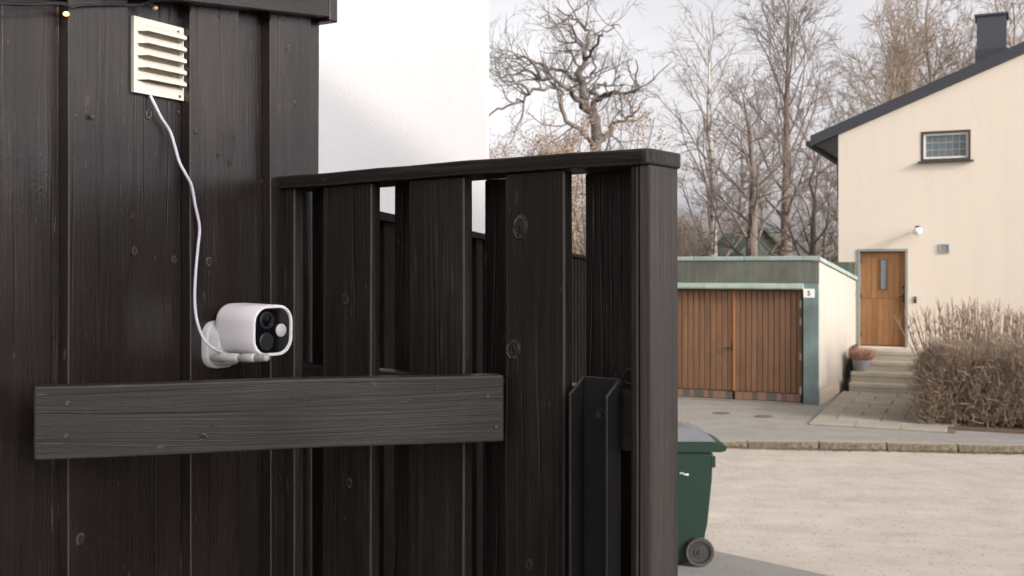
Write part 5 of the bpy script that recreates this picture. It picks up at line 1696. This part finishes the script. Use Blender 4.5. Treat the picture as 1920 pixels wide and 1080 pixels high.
copy_tree(beech, (K(945) * 40, 40, -.15), 4.0, (1, 1, 1.08), 'rusty-leaved beech at the corner of the white building')

# --- clipped bare hedge in front of the house and the taller shrub behind it
hb_ = HOU.pt(1.17, 4.9, 0)
hed = thing('hedge', 'clipped bare brown hedge with dense twigs beside the paved path', 'hedge', tuple(hb_), math.atan2(HOU.d.y, HOU.d.x))
r = random.Random(91)
def hshape(x, y):      # local height of the clipped top, soft at the left end and the front
    e = min(1, max(0, (x + .10) / .35)); f_ = min(1, max(0, (y + .15) / .45))
    return (1.25 + .12 * math.sin(x * 1.7) + .06 * math.sin(x * 5.1 + y * 3)) * (0.84 + .16 * math.sqrt(e)) * (.80 + .20 * math.sqrt(f_))
polys = []; polys2 = []
for i in range(30000):
    x = r.uniform(-.05, 5.6) if r.random() < .9 else r.gauss(.02, .10); y = r.uniform(-.1, 2.0) if r.random() < .45 else abs(r.gauss(0, .45)) - .1
    h = hshape(x, y)
    z = h * (r.random() ** .8)
    L = r.uniform(.10, .30)
    w = rv(r)
    out_ = -0.55 if y < .5 else 0
    d = nrm((w[0] * .9 + (-.1 if x < .2 else 0), w[1] * .8 + out_ * .5, abs(w[2]) * .9 + .25))
    if z + L * d[2] > h + .05: L = max(.06, (h + .05 - z) / max(.2, d[2]))
    P, _ = walk(r, (x, y, max(.02, z)), d, L, 3, .35, .05)
    (polys if r.random() < .6 else polys2).append((P, taper(r.uniform(.0035, .0065), .0022, 3)))
for i in range(260):       # main stems from the soil
    x = r.uniform(-.1, 5.6); y = r.uniform(.1, 1.6)
    P, _ = walk(r, (x, y, 0), nrm((r.gauss(0, .2), r.gauss(0, .2), 1)), hshape(x, y) * .9, 5, .15, .05)
    polys.append((P, taper(.014, .006, 5)))
o = link(bpy.data.objects.new('twigs', tubes_mesh('twigs', polys, 3, [M['hedge_twig']])), hed); o['kind'] = 'stuff'
o = link(bpy.data.objects.new('weathered_twigs', tubes_mesh('weathered_twigs', polys2, 3, [M['hedge_twig_grey']])), hed); o['kind'] = 'stuff'
# tall upright shrub
sb_ = HOU.pt(1.12, 2.4, 0)
shr = thing('shrub', 'taller loose shrub of upright bare stems behind the clipped hedge', 'shrub', tuple(sb_), math.atan2(HOU.d.y, HOU.d.x))
polys = []; polys2 = []
for i in range(430):
    x = r.uniform(-.1, 6.0); y = r.uniform(-1.0, 1.1)
    top = (2.02 + .10 * math.sin(x * 2.3 + 1)) * (.86 + .14 * min(1, max(0, (x + .1) / .5)))
    lean = r.gauss(0, .14) - (.10 if x < .25 else 0)
    P, _ = walk(r, (x, y, .0), nrm((lean, r.gauss(0, .13), 1)), top * r.uniform(.88, 1.0), 8, .08, .04)
    polys.append((P, taper(.012, .0045, 8)))
    for c in range(18):
        t = r.uniform(.3, .98); k_ = min(7, int(t * 8)); p = P[k_]
        q_, _ = walk(r, p, nrm((r.gauss(0, .5), r.gauss(0, .5), 1)), r.uniform(.08, .24), 3, .25, .06)
        polys2.append((q_, taper(.0058, .0028, 3)))
o = link(bpy.data.objects.new('stems', tubes_mesh('stems', polys, 4, [M['hedge_twig']])), shr); o['kind'] = 'stuff'
o = link(bpy.data.objects.new('shoots', tubes_mesh('shoots', polys2, 3, [M['hedge_twig']])), shr); o['kind'] = 'stuff'
# some green privet shoots low at the left end
r2 = random.Random(17); Vs = []; Fs = []
for i in range(260):
    x = r2.gauss(.0, .22); y = r2.uniform(-.2, 3.0); z = .15 + abs(r2.gauss(.25, .22)); s_ = r2.uniform(.012, .028); a = rv(r2); b = rv(r2); b0_ = len(Vs)
    if r2.random() < .3: x += r2.uniform(1, 4); z = r2.uniform(.3, .9); y = -.1
    for sa, sb in ((1, 0), (0, .5), (-1, 0), (0, -.5)): Vs.append(tuple((x, y, z)[m] + s_ * (sa * a[m] + sb * b[m]) for m in range(3)))
    Fs.append((b0_, b0_ + 1, b0_ + 2, b0_ + 3))
o = link(bpy.data.objects.new('green_leaves', raw_mesh('green_leaves', np.array(Vs), np.array(Fs), [M['privet']], False)), hed); o['kind'] = 'stuff'
# soil bed under hedge and shrub
bm = bmesh.new()
ha = math.atan2(HOU.d.y, HOU.d.x)
def HP(u, v): 
    p = HOU.pt(u, v); return (p.x, p.y)
prism([HP(1.62, .05), HP(7.2, .05), HP(7.2, 5.2), HP(.95, 5.2), HP(.9, 4.6), HP(1.62, 4.2)], -.05, .035, bm)
tag(bm_obj('hedge_bed', bm, M['soil']), kind='structure')

# ================================================================== FAR HOUSES
def far_house(name, label, px0, px1, py_eave, py_ridge, d, mroof, mwall, gable_front=False):
    x0, x1 = K(px0) * d, K(px1) * d; ze, zr = Zat(py_eave, d), Zat(py_ridge, d)
    cx = (x0 + x1) / 2; w = x1 - x0
    t = thing(name, label, 'house', (cx, d, 0))
    if gable_front:
        dep = 9
        bm = bmesh.new(); hexa(bm, [(-w / 2 + .2, 0, -.1), (w / 2 - .2, 0, -.1), (w / 2 - .2, dep, -.1), (-w / 2 + .2, dep, -.1), (-w / 2 + .2, 0, ze), (w / 2 - .2, 0, ze), (w / 2 - .2, dep, ze), (-w / 2 + .2, dep, ze)])
        a = [bm.verts.new(p) for p in ((-w / 2 + .2, -.002, ze), (w / 2 - .2, -.002, ze), (0, -.002, zr - .1))]; b = [bm.verts.new((v.co.x, dep, v.co.z)) for v in a]
        bm.faces.new(a); bm.faces.new(b[::-1])
        bm_obj('wall', bm, mwall, t)
        for sgn in (-1, 1):
            bm = bmesh.new()
            hexa(bm, [(sgn * w / 2, -.3, ze - .1), (0, -.3, zr - .05), (0, dep + .3, zr - .05), (sgn * w / 2, dep + .3, ze - .1), (sgn * w / 2, -.3, ze + .06), (0, -.3, zr + .11), (0, dep + .3, zr + .11), (sgn * w / 2, dep + .3, ze + .06)])
            bm_obj('roof', bm, mroof, t)
    else:
        bm = bmesh.new(); add_box(bm, (0, 4, ze / 2), (w - .5, 7.4, ze)); bm_obj('wall', bm, mwall, t)
        n = 14
        for face in (0, 1):
            bm = bmesh.new()
            for i in range(n):      # courses of roofing, each lapping the one below
                t0_, t1_ = i / n, (i + 1) / n + .01
                ya, yb = (-.4 + 4.4 * t0_, -.4 + 4.4 * t1_) if face == 0 else (8.4 - 4.4 * t0_, 8.4 - 4.4 * t1_)
                za, zb_ = ze + (zr - ze) * t0_ + .06, ze + (zr - ze) * t1_
                hexa(bm, [(-w / 2, ya, za - .06), (w / 2, ya, za - .06), (w / 2, yb, zb_ - .06), (-w / 2, yb, zb_ - .06), (-w / 2, ya, za), (w / 2, ya, za), (w / 2, yb, zb_), (-w / 2, yb, zb_)])
            bm_obj('roof', bm, mroof, t)
    return t
far_house('far_house', 'far low house with a grey roof just right of the fence end, behind the garage', 1190, 1338, 480, 418, 62, M['tile_roof_grey'], M['green_board'])
far_house('far_house', 'far green gabled house behind the stout-trunked tree', 1383, 1478, 478, 430, 52, M['green_board'], M['green_board'], True)
far_house('far_house', 'far long house with grey roof between the green gable and the cream house', 1425, 1640, 482, 432, 66, M['tile_roof_grey'], M['green_board'])
